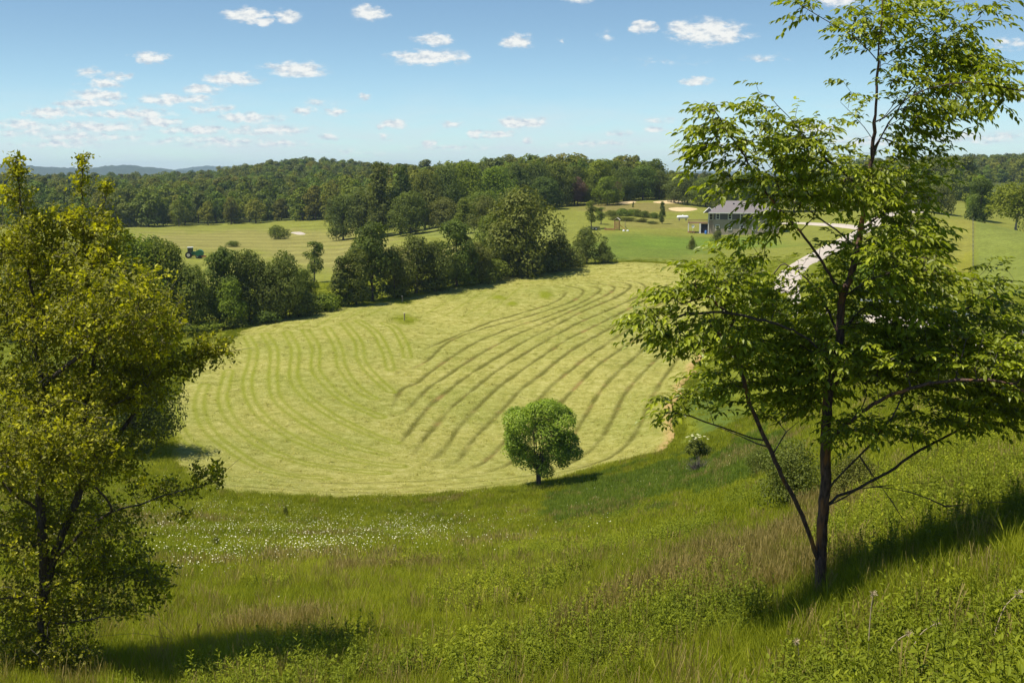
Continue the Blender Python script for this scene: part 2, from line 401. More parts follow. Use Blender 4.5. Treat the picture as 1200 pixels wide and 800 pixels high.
def segdist(px, py, line):
    """distance to polyline, signed-less; arclength of nearest point"""
    best = np.full(px.shape, 1e9); ss = np.zeros(px.shape); acc = 0
    for i in range(len(line) - 1):
        a = line[i]; b = line[i + 1]; ab = b - a; l2 = ab @ ab
        if l2 < 1e-9: continue
        t = np.clip(((px - a[0]) * ab[0] + (py - a[1]) * ab[1]) / l2, 0, 1)
        d = np.hypot(px - a[0] - t * ab[0], py - a[1] - t * ab[1])
        m = d < best; best[m] = d[m]; ss[m] = (acc + t * math.sqrt(l2))[m]; acc += math.sqrt(l2)
    return best, ss

# ------------------------------------------------------------------ ground sheet
FIELD_PX = [(196,470),(196,500),(205,535),(228,566),(280,577),(340,582),(400,584),(470,582),(540,577),(610,570),(660,560),(710,546),(745,538),(768,532),(781,522),(788,495),
            (797,460),(808,437),(822,412),(832,385),(835,355),(830,330),(800,314),(770,309),(730,308),(690,311),(640,318),(600,324),(560,333),(520,341),(470,351),(420,359),
            (370,367),(320,376),(295,385),(278,397),(250,415),(225,435)]
fw = np.array([ground(u, v)[:2] for u, v in FIELD_PX])
FIELD = smooth_line(smooth_line(fw, 6, True), 3, True)
_c = FIELD.mean(0); _d = norm0 = (FIELD - _c) / np.linalg.norm(FIELD - _c, axis=1)[:, None]
FIELD = FIELD + _d * ((fbm(FIELD[:, 0] / 1.1, FIELD[:, 1] / 1.1, 3) - 0.5) * 1.5 + (fbm(FIELD[:, 0] / 5, FIELD[:, 1] / 5, 2) - 0.5) * 1.6)[:, None]
def in_field(x, y): return inpoly(x, y, FIELD)

def zone_color(x, y, z):
    """what grows where: rgb linear albedo of the sward"""
    u, v = project(x, y, np.where(np.isfinite(z), z, 0))
    n = fbm(x / 9, y / 9, 4); n2 = fbm(x / 2.2 + 50, y / 2.2, 3); n3 = fbm(x / 30 + 9, y / 30, 3)
    base = np.stack([0.135 + 0.06 * n, 0.155 + 0.05 * n, 0.014 + 0 * n], -1)
    def mixin(mask, col, k=1.0):
        nonlocal base
        m = np.clip(mask, 0, 1)[..., None] * k; base = base * (1 - m) + np.array(col) * m
    def blob(cu, cv, ru, rv, soft=0.5):
        d = np.hypot((u - cu) / ru, (v - cv) / rv) + (n - 0.5) * 0.9 + (n2 - 0.5) * 0.4
        return np.clip((1 + soft / 2 - d) / soft, 0, 1)
    def band(line, w, soft=0.6):
        d, _ = segdist(u, v, np.array(line, float)); d = d / w + (n - 0.5) * 0.9 + (n2 - 0.5) * 0.5
        return np.clip((1 + soft / 2 - d) / soft, 0, 1)
    front = y < 260
    mixin(np.clip((n3 - 0.45) * 5, 0, 1) * front, (0.125, 0.15, 0.018), 0.6)
    mixin(band([(690,590),(760,568),(840,556),(900,530)], 22) * front, (0.085, 0.15, 0.025), 0.8)          # blue-green young growth
    mixin(band([(830,470),(850,500),(840,530)], 26) * front, (0.085, 0.125, 0.022), 0.8)
    mixin(band([(690,660),(780,640),(850,600),(900,590)], 22) * front, (0.155, 0.175, 0.012), 0.9)         # yellow-green
    mixin(band([(620,620),(700,610)], 14) * front, (0.14, 0.10, 0.035), 0.55)
    mixin(band([(680,740),(760,700),(850,670),(940,630),(1000,600)], 17) * front, (0.20, 0.145, 0.06), 0.85)      # dry seeding grass
    mixin(blob(520, 650, 90, 40) * front, (0.075, 0.095, 0.020), 0.6)
    mixin(blob(330, 600, 200, 20) * front, (0.14, 0.155, 0.025), 0.6)
    # back fields
    bk = (y > 225)
    mixin(bk * 1.0, (0.19, 0.20, 0.035), 1.0)
    mixin(blob(300, 282, 150, 12) * bk, (0.23, 0.21, 0.06), 0.9)
    mixin(blob(420, 300, 120, 16) * bk, (0.24, 0.22, 0.065), 0.9)
    mixin(blob(560, 268, 90, 14) * bk, (0.18, 0.20, 0.045), 0.9)
    mixin(blob(760, 290, 90, 16) * bk, (0.120, 0.165, 0.026), 0.9)
    mixin(blob(830, 284, 90, 8) * bk, (0.125, 0.185, 0.025), 0.9)
    mixin(blob(740, 243, 70, 7) * bk, (0.19, 0.16, 0.05), 0.9)
    mixin(blob(780, 262, 60, 6) * bk, (0.21, 0.19, 0.05), 0.7)
    rh = inpoly(u, v, [(1075,248),(1140,252),(1140,345),(1070,345)]) * np.clip((u - 1085 + 40 * (n - 0.5)) / 35, 0, 1) * np.clip((v - 245) / 10, 0, 1) * np.clip((340 - v + 30 * (n - .5)) / 30, 0, 1) * (y > 170) * (y < 300)
    mixin(rh * (0.25 + 0.75 * n2), (0.25, 0.215, 0.045), 0.55)
    rh2 = (u > 1140) & (v > 250) & (v < 345) & (y > 160) & (y < 300)
    mixin(rh2 * np.clip((u - 1138) / 8, 0, 1), (0.165, 0.195, 0.040), 0.85)
    mixin(((y > 480)) * 1.0, (0.075, 0.09, 0.02), 1.0)
    mixin(((y > 1300)) * 1.0, (0.10, 0.13, 0.04), 1.0)
    st = (y > 255) & (y < 450) & (u < 600)
    s_ = np.clip((np.sin((y * 0.9 + x * 0.35 + 6 * n3) * 0.42) * 0.5 + 0.5) * 1.6 - 0.5, 0, 1)
    base = base * (1 + (st * (0.22 * s_ - 0.10))[..., None])
    return base
def ground_mat():
    m, nt, b = newmat('meadow_ground')
    a = attr(nt, 'zone').outputs['Color']; g = objco(nt)
    n1 = nz(nt, 1.3, 6, 0.65, g); n2 = nz(nt, 14, 5, 0.7, g); n3 = nz(nt, 0.16, 5, 0.6, g)
    f = mathn(nt, 'MULTIPLY', mathn(nt, 'MULTIPLY_ADD', n1.outputs['Fac'], 1.2, 0.4), mathn(nt, 'MULTIPLY_ADD', n2.outputs['Fac'], 1.3, 0.35))
    f = mathn(nt, 'MULTIPLY', f, mathn(nt, 'MULTIPLY_ADD', n3.outputs['Fac'], 0.7, 0.62))
    cb = nt.nodes.new('ShaderNodeCombineXYZ')
    for i in range(3): nt.links.new(f, cb.inputs[i])
    nt.links.new(mix(nt, 1.0, a, cb.outputs[0], 'MULTIPLY'), b.inputs['Base Color'])
    b.inputs['Roughness'].default_value = 1.0; b.inputs['Specular IOR Level'].default_value = 0.05
    bump(nt, b, n2.outputs['Fac'], 0.8, 0.12)
    return m
def build_ground():
    th = np.concatenate([np.linspace(-math.pi, -0.75, 30)[:-1], np.linspace(-0.75, 0.75, 430), np.linspace(0.75, math.pi, 30)[1:]])
    r = np.concatenate([[0.01, 0.8, 1.6], np.exp(np.linspace(math.log(2.4), math.log(600), 420)), np.exp(np.linspace(math.log(600), math.log(9000), 90))[1:]])
    TH, RR = np.meshgrid(th, r); X = np.sin(TH) * RR; Y = np.cos(TH) * RR; Z = H(X, Y)
    inf = in_field(X, Y); Z = np.where(inf, Z - 0.12, Z)
    zc = zone_color(X, np.maximum(Y, 1), Z); zc = np.concatenate([zc, np.ones((*zc.shape[:2], 1))], -1)
    nr, nt_ = X.shape
    i = np.arange(nr - 1)[:, None] * nt_; j = np.arange(nt_ - 1)[None]
    Q = np.stack([i + j, i + j + 1, i + nt_ + j + 1, i + nt_ + j], -1).reshape(-1, 4)[:, ::-1]
    me = mesh_np('ground', np.stack([X, Y, Z], -1), [Q], [ground_mat()], smooth=True, attrs={'zone': zc.reshape(-1, 4)})
    tag(link('ground', me), kind='structure')
build_ground()

# ------------------------------------------------------------------ hay field with its swaths
RL = [ [(664,343),(658,350),(640,359),(600,371),(570,380),(540,392),(510,405),(495,412)],
 [(665,336),(680,339),(683,344),(670,354),(640,365),(600,377),(560,388),(525,402),(500,424),(482,434)],
 [(690,336),(703,339),(700,344),(680,356),(640,372),(600,385),(560,401),(525,422),(500,440),(488,450),(470,458),(460,478)],
 [(694,333),(715,335),(720,339),(710,347),(680,361),(640,378),(600,395),(560,417),(526,440),(504,454),(488,470),(472,488)],
 [(715,331),(735,333),(738,338),(720,350),(680,367),(640,388),(600,409),(550,440),(526,458),(506,474),(488,495),(466,525)],
 [(738,330),(752,333),(757,340),(748,348),(720,361),(680,378),(640,400),(600,424),(576,440),(544,466),(526,482),(500,512),(484,536)],
 [(782,334),(777,342),(760,351),(728,367),(680,391),(640,415),(604,440),(580,458),(556,482),(536,504),(522,526),(502,544)],
 [(800,345),(760,363),(730,377),(690,399),(650,426),(634,440),(610,458),(590,480),(570,500),(552,520),(538,540),(524,549)],
 [(822,348),(780,366),(760,375),(730,391),(700,411),(672,432),(660,441),(640,460),(622,480),(604,503),(584,527),(564,545),(536,555)],
 [(826,358),(790,374),(760,389),(737,404),(698,431),(680,449),(658,472),(640,495),(622,520),(596,545),(564,557)],
 [(830,370),(800,384),(770,400),(748,416),(721,440),(701,463),(685,490),(668,515),(645,535),(610,552)],
 [(834,382),(805,396),(780,412),(755,436),(738,455),(728,470),(716,495),(705,514),(685,534),(655,549),(620,560)],
 [(832,396),(812,408),(797,418),(788,430),(775,448),(764,468),(754,490),(746,506),(730,526),(706,541),(670,552),(640,560)] ]
LL = [ [(203,462),(200,475),(204,492),(216,512),(235,530)],
 [(240,452),(234,470),(236,488),(246,507),(271,528),(300,547),(333,557),(380,562)],
 [(268,436),(264,452),(261,470),(271,493),(294,515),(326,534),(362,545),(407,552),(450,556)],
 [(290,396),(297,410),(296,425),(290,447),(294,470),(310,492),(342,514),(381,531),(424,542),(470,548)],
 [(310,392),(321,411),(320,447),(326,470),(349,490),(381,509),(414,524),(450,534)],
 [(336,390),(346,411),(344,441),(355,462),(381,483),(407,498),(446,515),(462,520)],
 [(358,388),(370,408),(370,434),(385,454),(407,472),(446,490)],
 [(383,385),(396,408),(401,432),(417,454),(437,468)],
 [(403,380),(420,402),(424,424),(440,444),(458,460)],
 [(420,377),(440,391),(453,415),(458,434)],
 [(450,380),(463,386),(474,405),(478,420)] ]
EL = [[(400,575),(470,573),(540,568),(610,560),(660,551),(706,541)], [(420,579),(500,577),(570,571),(640,561)], [(250,570),(300,573),(360,577),(430,579)],[(330,566),(400,568),(480,566),(560,560)]]
TL = [[(300,388),(330,376)],[(318,390),(352,372)],[(345,386),(378,368)],[(370,384),(410,362)],[(400,378),(440,358)],[(430,372),(462,355)],[(500,368),(545,342)],[(520,372),(570,340)],[(540,374),(590,338)],[(560,376),(612,336)],
      [(620,328),(700,322),(780,320)],[(640,322),(720,316),(800,318)],[(600,334),(660,329),(720,326),(790,328)]]
def wl(pl): return smooth_line(np.array([ground(u, v)[:2] for u, v in pl]), 6)
RLw = [wl(l) for l in RL]; LLw = [wl(l) for l in LL]; ELw = [wl(l) for l in EL]; TLw = [wl(l) for l in TL]
def hay_mat():
    m, nt, b = newmat('mown_hay')
    g = objco(nt); dk = attr(nt, 'line').outputs['Fac']; gl = attr(nt, 'green').outputs['Fac']; oe = attr(nt, 'edge').outputs['Fac']
    sv = attr(nt, 'along').outputs['Vector']
    mp = nt.nodes.new('ShaderNodeMapping'); mp.inputs['Scale'].default_value = (2.2, 0.35, 1); nt.links.new(sv, mp.inputs[0])
    st = nz(nt, 1.0, 5, 0.65, mp.outputs[0])
    f1 = nz(nt, 0.9, 5, 0.7, g); f2 = nz(nt, 9.0, 5, 0.75, g); big = nz(nt, 0.07, 4, 0.55, g)
    c = ramp(nt, f1.outputs['Fac'], [(0.32, (0.225, 0.225, 0.038)), (0.5, (0.355, 0.33, 0.080)), (0.68, (0.48, 0.44, 0.15))])
    c = mix(nt, mathn(nt, 'MULTIPLY_ADD', st.outputs['Fac'], 2.6, -1.3, clamp=True), c, (0.41, 0.37, 0.11))
    c = mix(nt, mathn(nt, 'MULTIPLY_ADD', big.outputs['Fac'], 4.0, -1.5, clamp=True), c, mix(nt, 1.0, c, (0.78, 0.85, 0.72), 'MULTIPLY'))
    # mottles of exposed green stubble
    c = mix(nt, mathn(nt, 'MULTIPLY_ADD', f2.outputs['Fac'], 6.0, -3.2, clamp=True), c, (0.19, 0.20, 0.026))
    c = mix(nt, mathn(nt, 'MULTIPLY_ADD', nz(nt, 3.1, 3, 0.7, g).outputs['Fac'], 6.0, -3.3, clamp=True), c, (0.24, 0.235, 0.035))
    c = mix(nt, mathn(nt, 'MULTIPLY_ADD', nz(nt, 4.3, 3, 0.7, g).outputs['Fac'], 7.0, -4.1, clamp=True), c, (0.56, 0.52, 0.20))
    lc = mix(nt, mathn(nt, 'MULTIPLY_ADD', nz(nt, 0.22, 3, 0.6, g).outputs['Fac'], 7, -3.9, clamp=True), (0.115, 0.110, 0.016), (0.25, 0.17, 0.05))
    lf = mathn(nt, 'MULTIPLY', dk, mathn(nt, 'MULTIPLY_ADD', f2.outputs['Fac'], 1.6, 0.15), clamp=True)
    c = mix(nt, lf, c, lc)
    c = mix(nt, mathn(nt, 'MULTIPLY', gl, mathn(nt, 'MULTIPLY_ADD', f1.outputs['Fac'], 1.0, 0.45), clamp=True), c, (0.205, 0.230, 0.012))
    c = mix(nt, mathn(nt, 'MULTIPLY', oe, mathn(nt, 'MULTIPLY_ADD', f2.outputs['Fac'], 1.2, 0.35), clamp=True), c, (0.46, 0.31, 0.12))
    nt.links.new(c, b.inputs['Base Color']); b.inputs['Roughness'].default_value = 0.95; b.inputs['Specular IOR Level'].default_value = 0.1
    h = mathn(nt, 'ADD', f2.outputs['Fac'], mathn(nt, 'MULTIPLY', nz(nt, 2.2, 4, 0.7, g).outputs['Fac'], 1.6))
    bump(nt, b, h, 1.0, 0.15)
    return m
def build_field():
    s = 0.25
    x0, y0 = FIELD.min(0) - 1; x1, y1 = FIELD.max(0) + 1
    xs = np.arange(x0, x1, s); ys = np.arange(y0, y1, s); X, Y = np.meshgrid(xs, ys)
    ins = in_field(X, Y); nr, nc = X.shape
    cell = ins[:-1, :-1] | ins[1:, :-1] | ins[:-1, 1:] | ins[1:, 1:]
    used = np.zeros_like(ins); used[:-1, :-1] |= cell; used[1:, :-1] |= cell; used[:-1, 1:] |= cell; used[1:, 1:] |= cell
    mv = used & ~ins
    FL = np.vstack([FIELD, FIELD[:1]])
    bx, by = X[mv], Y[mv]; best = np.full(len(bx), 1e9); nx = bx.copy(); ny = by.copy()
    for i in range(len(FL) - 1):
        a = FL[i]; ab = FL[i + 1] - a; l2 = ab @ ab + 1e-12
        t = np.clip(((bx - a[0]) * ab[0] + (by - a[1]) * ab[1]) / l2, 0, 1); qx = a[0] + t * ab[0]; qy = a[1] + t * ab[1]
        d = np.hypot(bx - qx, by - qy); m = d < best; best[m] = d[m]; nx[m] = qx[m]; ny[m] = qy[m]
    X[mv] = nx; Y[mv] = ny
    idx = -np.ones(X.shape, int); idx[used] = np.arange(used.sum())
    x = X[used]; y = Y[used]
    wob = 0.25 * (fbm(x / 1.7, y / 1.7, 3) - 0.5)
    def field_of(lines):
        D = np.full(x.shape, 1e9); S = np.zeros(x.shape)
        for k, l in enumerate(lines):
            d, ss = segdist(x, y, l); m = d < D; D[m] = d[m]; S[m] = ss[m] + 61.7 * k
        return D, S
    eR = np.full(x.shape, 99.0); DD = np.full(x.shape, 1e9)
    for l in RLw:
        d_, s_ = segdist(x, y, l); tot = np.hypot(*np.diff(l, axis=0).T).sum(); m = d_ < DD; DD[m] = d_[m]; eR[m] = (tot - s_)[m]
    dR, sR = field_of(RLw); dL, sL = field_of(LLw); dE, sE = field_of(ELw); dT, sT = field_of(TLw); dB, _ = segdist(x, y, FL)
    wv = 0.20 + 0.34 * fbm(x / 2.2, y / 2.2, 3)
    lineR = np.clip(1.25 - np.abs(dR + wob * 1.3) / wv, 0, 1) * np.clip(0.45 + 1.5 * fbm(x / 4.5 + 3, y / 4.5, 3) - 0.15, 0.45, 1) * np.clip((eR + 1.5) / 7, 0, 1)
    lineE = np.clip(1.1 - (dE + wob) / 0.28, 0, 1) * 0.6
    u, v = project(x, y, H(x, y, False))
    # low-lying heaps of uncut grass at the swath ends and by the posts
    patches = []
    for (pu, pv, ru, rv) in [(474,376,14,5),(472,354,11,3),(585,350,7,2.5),(640,347,7,4),(600,357,6,2)]:
        patches.append(np.clip(1.5 - np.hypot((u - pu) / ru, (v - pv) / rv) + (fbm(x, y, 2) - 0.5), 0, 1))
    patch = np.clip(sum(patches), 0, 1)
    pair = 0.82 * np.clip(1.35 - np.abs(np.abs(dL + wob * 0.4) - 0.50) / 0.24, 0, 1) * (0.75 + 0.5 * fbm(x / 5, y / 5, 2))
    pT = np.clip(1.1 - np.abs(dT + wob) / 0.3, 0, 1) * 0.55
    green = np.clip(pair + pT + patch, 0, 1)
    line = np.clip(lineR + lineE + patch * 0.3, 0, 1)
    onr = dR < 0; d = np.where(np.minimum(dR, dE) < dL, np.minimum(dR, dE), dL); S = np.where(np.minimum(dR, dE) < dL, np.where(dR < dE, sR, sE), sL)
    edge = np.clip(1.5 - (dB + wob) / 0.75, 0, 1) * ((u > 735) & (v < 540) & (v > 410))
    z = H(x, y) - 0.0 + 0.03 + 0.08 * (1 - np.clip(lineR, 0, 1)) * (0.5 + fbm(x * 1.2, y * 1.2, 3)) + 0.06 * (fbm(x * 1.6 + 9, y * 1.6, 2)) + patch * 0.05
    zb = dB < 0.05; z = np.where(zb, z - 0.1, z)
    i, j = np.where(cell)
    Q = np.stack([idx[i, j], idx[i, j + 1], idx[i + 1, j + 1], idx[i + 1, j]], -1)
    me = mesh_np('hay_field', np.stack([x, y, z], -1), [Q], [hay_mat()], smooth=True,
                 attrs={'line': line, 'green': green, 'edge': edge, 'along': np.stack([d, S, 0 * d], -1)})
    tag(link('hay_field', me), kind='structure')
build_field()

# ------------------------------------------------------------------ draped strips and patches
def drape_mat(name, c1, c2, sc=0.8, bmp=0.4):
    m, nt, b = newmat(name); g = objco(nt)
    n = nz(nt, sc, 6, 0.65, g); f = nz(nt, 12, 4, 0.7, g)
    c = mix(nt, mathn(nt, 'MULTIPLY_ADD', f.outputs['Fac'], 1.2, -0.1, clamp=True), ramp(nt, n.outputs['Fac'], [(0.35, c1), (0.65, c2)]), c2)
    nt.links.new(c, b.inputs['Base Color']); b.inputs['Roughness'].default_value = 0.95
    bump(nt, b, f.outputs['Fac'], bmp, 0.06); return m
def strip(name, line3, width, mat, off=0.12, n_across=6):
    line = smooth_line(np.array([p[:2] for p in line3]), 14)
    t = np.gradient(line, axis=0); t /= np.linalg.norm(t, axis=1)[:, None]; nn = np.stack([t[:, 1], -t[:, 0]], -1)
    w = np.linspace(-0.5, 0.5, n_across)
    jit = 1 + 0.08 * (fbm(line[:, 0] / 2, line[:, 1] / 2, 2) - 0.5)
    XY = line[:, None] + nn[:, None] * (w[None, :, None] * width * jit[:, None, None])
    Z = H(XY[..., 0], XY[..., 1], False) + off; Z[:, 0] -= 0.25; Z[:, -1] -= 0.25
    V = np.concatenate([XY, Z[..., None]], -1); n, k = Z.shape
    i = np.arange(n - 1)[:, None] * k; j = np.arange(k - 1)[None]
    Q = np.stack([i + j, i + j + 1, i + k + j + 1, i + k + j], -1).reshape(-1, 4)
    o = link(name, mesh_np(name, V, [Q], [mat], smooth=True)); tag(o, kind='structure'); return line
MAT['gravel'] = drape_mat('gravel', (0.30, 0.25, 0.20), (0.46, 0.40, 0.33))
MAT['sand'] = drape_mat('sand', (0.42, 0.29, 0.12), (0.58, 0.44, 0.23), 0.5)
road_px = [(1075,244,330),(1040,252,305),(1018,266,272),(985,280,248),(948,300,218),(925,320,194),(925,345,168),(960,362,148),(1005,369,136),(1050,372,127),(1110,388,113),(1200,409,97),(1300,430,86)]
road_w = [P(*p) for p in road_px]
strip('road', road_w, 5.2, MAT['gravel'], 0.16)
strip('driveway', [ground(u, v) for u, v in [(893,263),(915,262),(945,262),(980,264),(1010,268)]], 3.2, MAT['gravel'], 0.2)
def patch(name, px, mat, off=0.1, ref=None):
    w = np.array([ground(u, v)[:2] for u, v in px]); w = smooth_line(w, 5, True); c = w.mean(0); rings = [0.02, 0.35, 0.7, 1.0]
    V = []; 
    for k, rr in enumerate(rings):
        q = c + (w - c) * rr; z = H(q[:, 0], q[:, 1]) + off - (0.3 if rr == 1.0 else 0); V.append(np.column_stack([q, z]))
    n = len(w); Q = []
    for k in range(len(rings) - 1):
        for i in range(n): Q.append([k * n + i, k * n + (i + 1) % n, (k + 1) * n + (i + 1) % n, (k + 1) * n + i])
    tag(link(name, mesh_np(name, np.vstack(V), [np.array(Q)], [mat], smooth=True)), kind='structure')
patch('sand_patch', [(722,238),(735,236),(748,236),(742,238.5),(728,239.5)], MAT['sand'])
patch('sand_patch', [(760,237),(775,235),(795,234),(812,236),(800,239),(775,239)], MAT['sand'])
patch('sand_patch', [(780,244),(792,242.6),(812,243),(822,245),(812,247.5),(796,248.5),(784,247)], MAT['sand'])
patch('sand_patch', [(338,272.5),(352,271.5),(360,274.5),(350,275.5)], MAT['gravel'])

# ------------------------------------------------------------------ far ridges
def ridge_mat():
    m, nt, b = newmat('wooded_hills'); g = objco(nt)
    n = nz(nt, 0.02, 8, 0.8, g); f = nz(nt, 0.0016, 3, 0.5, g)
    c = ramp(nt, n.outputs['Fac'], [(0.35, (0.020, 0.034, 0.016)), (0.65, (0.055, 0.075, 0.028))])
    c = mix(nt, mathn(nt, 'MULTIPLY_ADD', f.outputs['Fac'], 20, -12.6, clamp=True), c, (0.20, 0.22, 0.09))
    nt.links.new(c, b.inputs['Base Color']); b.inputs['Roughness'].default_value = 1
    bump(nt, b, n.outputs['Fac'], 1.0, 14); return m
RM = ridge_mat()
def ridge(prof, Y, depth, seed):
    u0, u1 = prof[0][0], prof[-1][0]; n = int((u1 - u0) / 1.0); us = np.linspace(u0, u1, n)
    vs = np.interp(us, [p[0] for p in prof], [p[1] for p in prof])
    k = np.ones(25) / 25; vs = np.convolve(np.pad(vs, 12, 'edge'), k, 'valid')
    rows = 22; V = np.zeros((rows, n, 3))
    top = np.array([P(u, v, Y) for u, v in zip(us, vs)])
    for r in range(rows):
        t = r / (rows - 1); yy = Y - depth + 2 * depth * t; prof_h = math.exp(-((t - 0.5) * 3.4) ** 2)
        V[r, :, 0] = top[:, 0] / Y * yy; V[r, :, 1] = yy
        rough = (fbm(V[r, :, 0] / 60 + seed, np.full(n, yy / 60), 4) - 0.5) * 12 + (fbm(V[r, :, 0] / 14 + seed, np.full(n, yy / 14), 2) - 0.5) * 5
        V[r, :, 2] = -30 + (top[:, 2] + 30) * prof_h + rough * min(1, prof_h * 1.5)
    i = np.arange(rows - 1)[:, None] * n; j = np.arange(n - 1)[None]
    Q = np.stack([i + j, i + j + 1, i + n + j + 1, i + n + j], -1).reshape(-1, 4)
    tag(link('distant_hills', mesh_np('distant_hills', V, [Q], [RM], smooth=True)), kind='structure')
ridge([(-200,196),(-60,193),(0,192.5),(30,194),(90,198),(120,195),(150,193.5),(180,196.5),(215,200),(260,205)], 5200, 700, 1)
ridge([(180,206),(210,198),(240,194.5),(300,196),(420,197),(450,199),(640,201),(780,200.5),(850,201),(1000,200),(1200,200),(1400,199)], 7600, 800, 5)
ridge([(700,210),(760,206),(790,205),(850,204.5),(940,206),(1060,204),(1400,203)], 3300, 400, 9)

# ------------------------------------------------------------------ foliage builders
def norm(v): return v / (np.linalg.norm(v, axis=-1, keepdims=True) + 1e-9)
def kites(rg, pos, axis, nrm, size, wid=0.55, fold=0.12):
    """one folded kite quad per leaf"""
    n = len(pos); a = norm(axis); s = norm(np.cross(a, nrm)); nn = np.cross(s, a); size = size[:, None]
    b = pos; t = pos + a * size - nn * size * 0.1
    L_ = pos + a * size * 0.45 + s * size * wid / 2 + nn * size * fold
    R_ = pos + a * size * 0.45 - s * size * wid / 2 + nn * size * fold
    V = np.stack([b, R_, t, L_], 1).reshape(-1, 3)
    return V, np.arange(n * 4).reshape(-1, 4)
def leaves7(pos, axis, nrm, size, wid=0.5, fold=0.10, droop=0.18):
    n = len(pos); a = norm(axis); s = norm(np.cross(a, nrm)); nn = np.cross(s, a)
    tpl = np.array([(0, 0, 0), (0.28, 0.40, 1), (0.66, 0.36, 1), (1, 0, 0), (0.66, -0.36, 1), (0.28, -0.40, 1), (0.5, 0, 0)])
    al = tpl[:, 0]; zz = fold * tpl[:, 2] - droop * al ** 2
    V = pos[:, None] + size[:, None, None] * (al[None, :, None] * a[:, None] + (tpl[:, 1] * wid * 1.25)[None, :, None] * s[:, None] + zz[None, :, None] * nn[:, None])
    f = np.array([[0, 6, 2, 1], [6, 4, 3, 2], [0, 5, 4, 6]])
    Q = (f[None] + (np.arange(n) * 7)[:, None, None]).reshape(-1, 4)
    return V.reshape(-1, 3), Q
def rand_dir(rg, n):
    v = rg.normal(size=(n, 3)); return norm(v)
def crown(rg, height, width, n, leaf, cb=0.18, lobes=26, shape='round', up=0.5, inner=0.22, cluster=1.3, custom=None, spread=0.2):
    """lobed leafy crown; returns V,Q,tint, lobe centres"""
    cz0 = height * cb; ch = height - cz0
    t = rg.random(lobes) ** 0.9
    if shape == 'round': prof = np.sqrt(np.clip(1 - (2 * t - 0.85) ** 2 / 1.45, 0.05, 1))
    elif shape == 'cone': prof = (1 - t) * 0.85 + 0.12
    elif shape == 'column': prof = np.sqrt(np.clip(1 - (2 * t - 1) ** 2 * 0.8, 0.1, 1)) * 0.9
    else: prof = np.clip(1 - np.abs(t - 0.35) * 1.1, 0.2, 1)
    ang = rg.random(lobes) * 2 * math.pi; rad = np.sqrt(rg.random(lobes)) * prof * width * 0.38
    lr = width * (0.13 + 0.13 * rg.random(lobes)) * (0.65 + 0.5 * prof)
    C = np.stack([np.cos(ang) * rad, np.sin(ang) * rad, cz0 + lr * 0.6 + t * (ch - lr * 1.5)], -1)
    C[0] = (0, 0, height - lr[0] * 1.0)
    if custom is not None: C, lr = custom; lobes = len(lr)
    w = lr ** 2; k = rg.choice(lobes, n, p=w / w.sum())
    d = rand_dir(rg, n); d[:, 2] = np.where((d[:, 2] < -0.3) & (rg.random(n) < 0.6), -d[:, 2], d[:, 2])
    rr = np.where(rg.random(n) < inner, rg.random(n) ** 0.5, 0.86 + spread * rg.random(n))
    # sub-clumps on the lobe surface
    nc = 10; cd = rand_dir(rg, lobes * nc).reshape(lobes, nc, 3)
    cc = cd[k, rg.integers(0, nc, n)]
    d = norm(d * (0.75 + 0.4 * rg.random(n)[:, None]) + cc * cluster)
    pos = C[k] + d * (lr[k] * rr)[:, None] * np.array([1, 1, 0.82])
    nr = norm(d * 1.1 + rand_dir(rg, n) * 0.6 + np.array([0, 0, up]))
    ax = norm(np.cross(nr, rand_dir(rg, n)) + np.array([0, 0, -0.25]))
    size = leaf * (0.6 + 0.8 * rg.random(n))
    V, Q = kites(rg, pos, ax, nr, size, 0.75, 0.1)
    lt = rg.random(lobes)
    tint = np.clip(0.35 * lt[k] + 0.45 * rg.random(n) + 0.12, 0, 1)
    return V, Q, np.repeat(tint, 4), C, lr
def trunk_mb(rg, height, r0, C, lean=0.0, nb=10, cb=0.25, top=0.85, multi=1):
    mb = MB()
    for mi in range(multi):
        a = rg.random() * 6.28; sp = 0.0 if multi == 1 else height * 0.10
        z = np.linspace(-0.4, height * top, 9); w = np.cumsum(rg.normal(size=(9, 2)) * height * 0.008, 0)
        w = w + np.array([math.cos(a), math.sin(a)]) * sp * (np.linspace(0, 1, 9)[:, None] ** 0.8)
        pts = np.column_stack([w[:, 0] + lean * z, w[:, 1], z]); rr = r0 / math.sqrt(multi) * (1 - 0.88 * np.linspace(0, 1, 9)); rr[0] *= 1.35
        mb.tube(pts, rr, 7)
        order = rg.permutation(len(C))[:nb]
        for i in order:
            c = C[i]; zi = max(cb * height * 0.8, c[2] * 0.55) * (0.8 + 0.2 * rg.random()); zi = min(zi, height * top * 0.9)
            b = np.array([np.interp(zi, pts[:, 2], pts[:, 0]), np.interp(zi, pts[:, 2], pts[:, 1]), zi])
            m = (b + c) / 2 + np.array([0, 0, 0.05 * height]); rb = np.interp(zi, pts[:, 2], rr) * 0.45
            tt = np.linspace(0, 1, 5)[:, None]; q = (1 - tt) ** 2 * b + 2 * tt * (1 - tt) * m + tt ** 2 * c
            mb.tube(q, rb * np.linspace(1, 0.25, 5), 4, cap=False)
    return mb
PROTO = {}
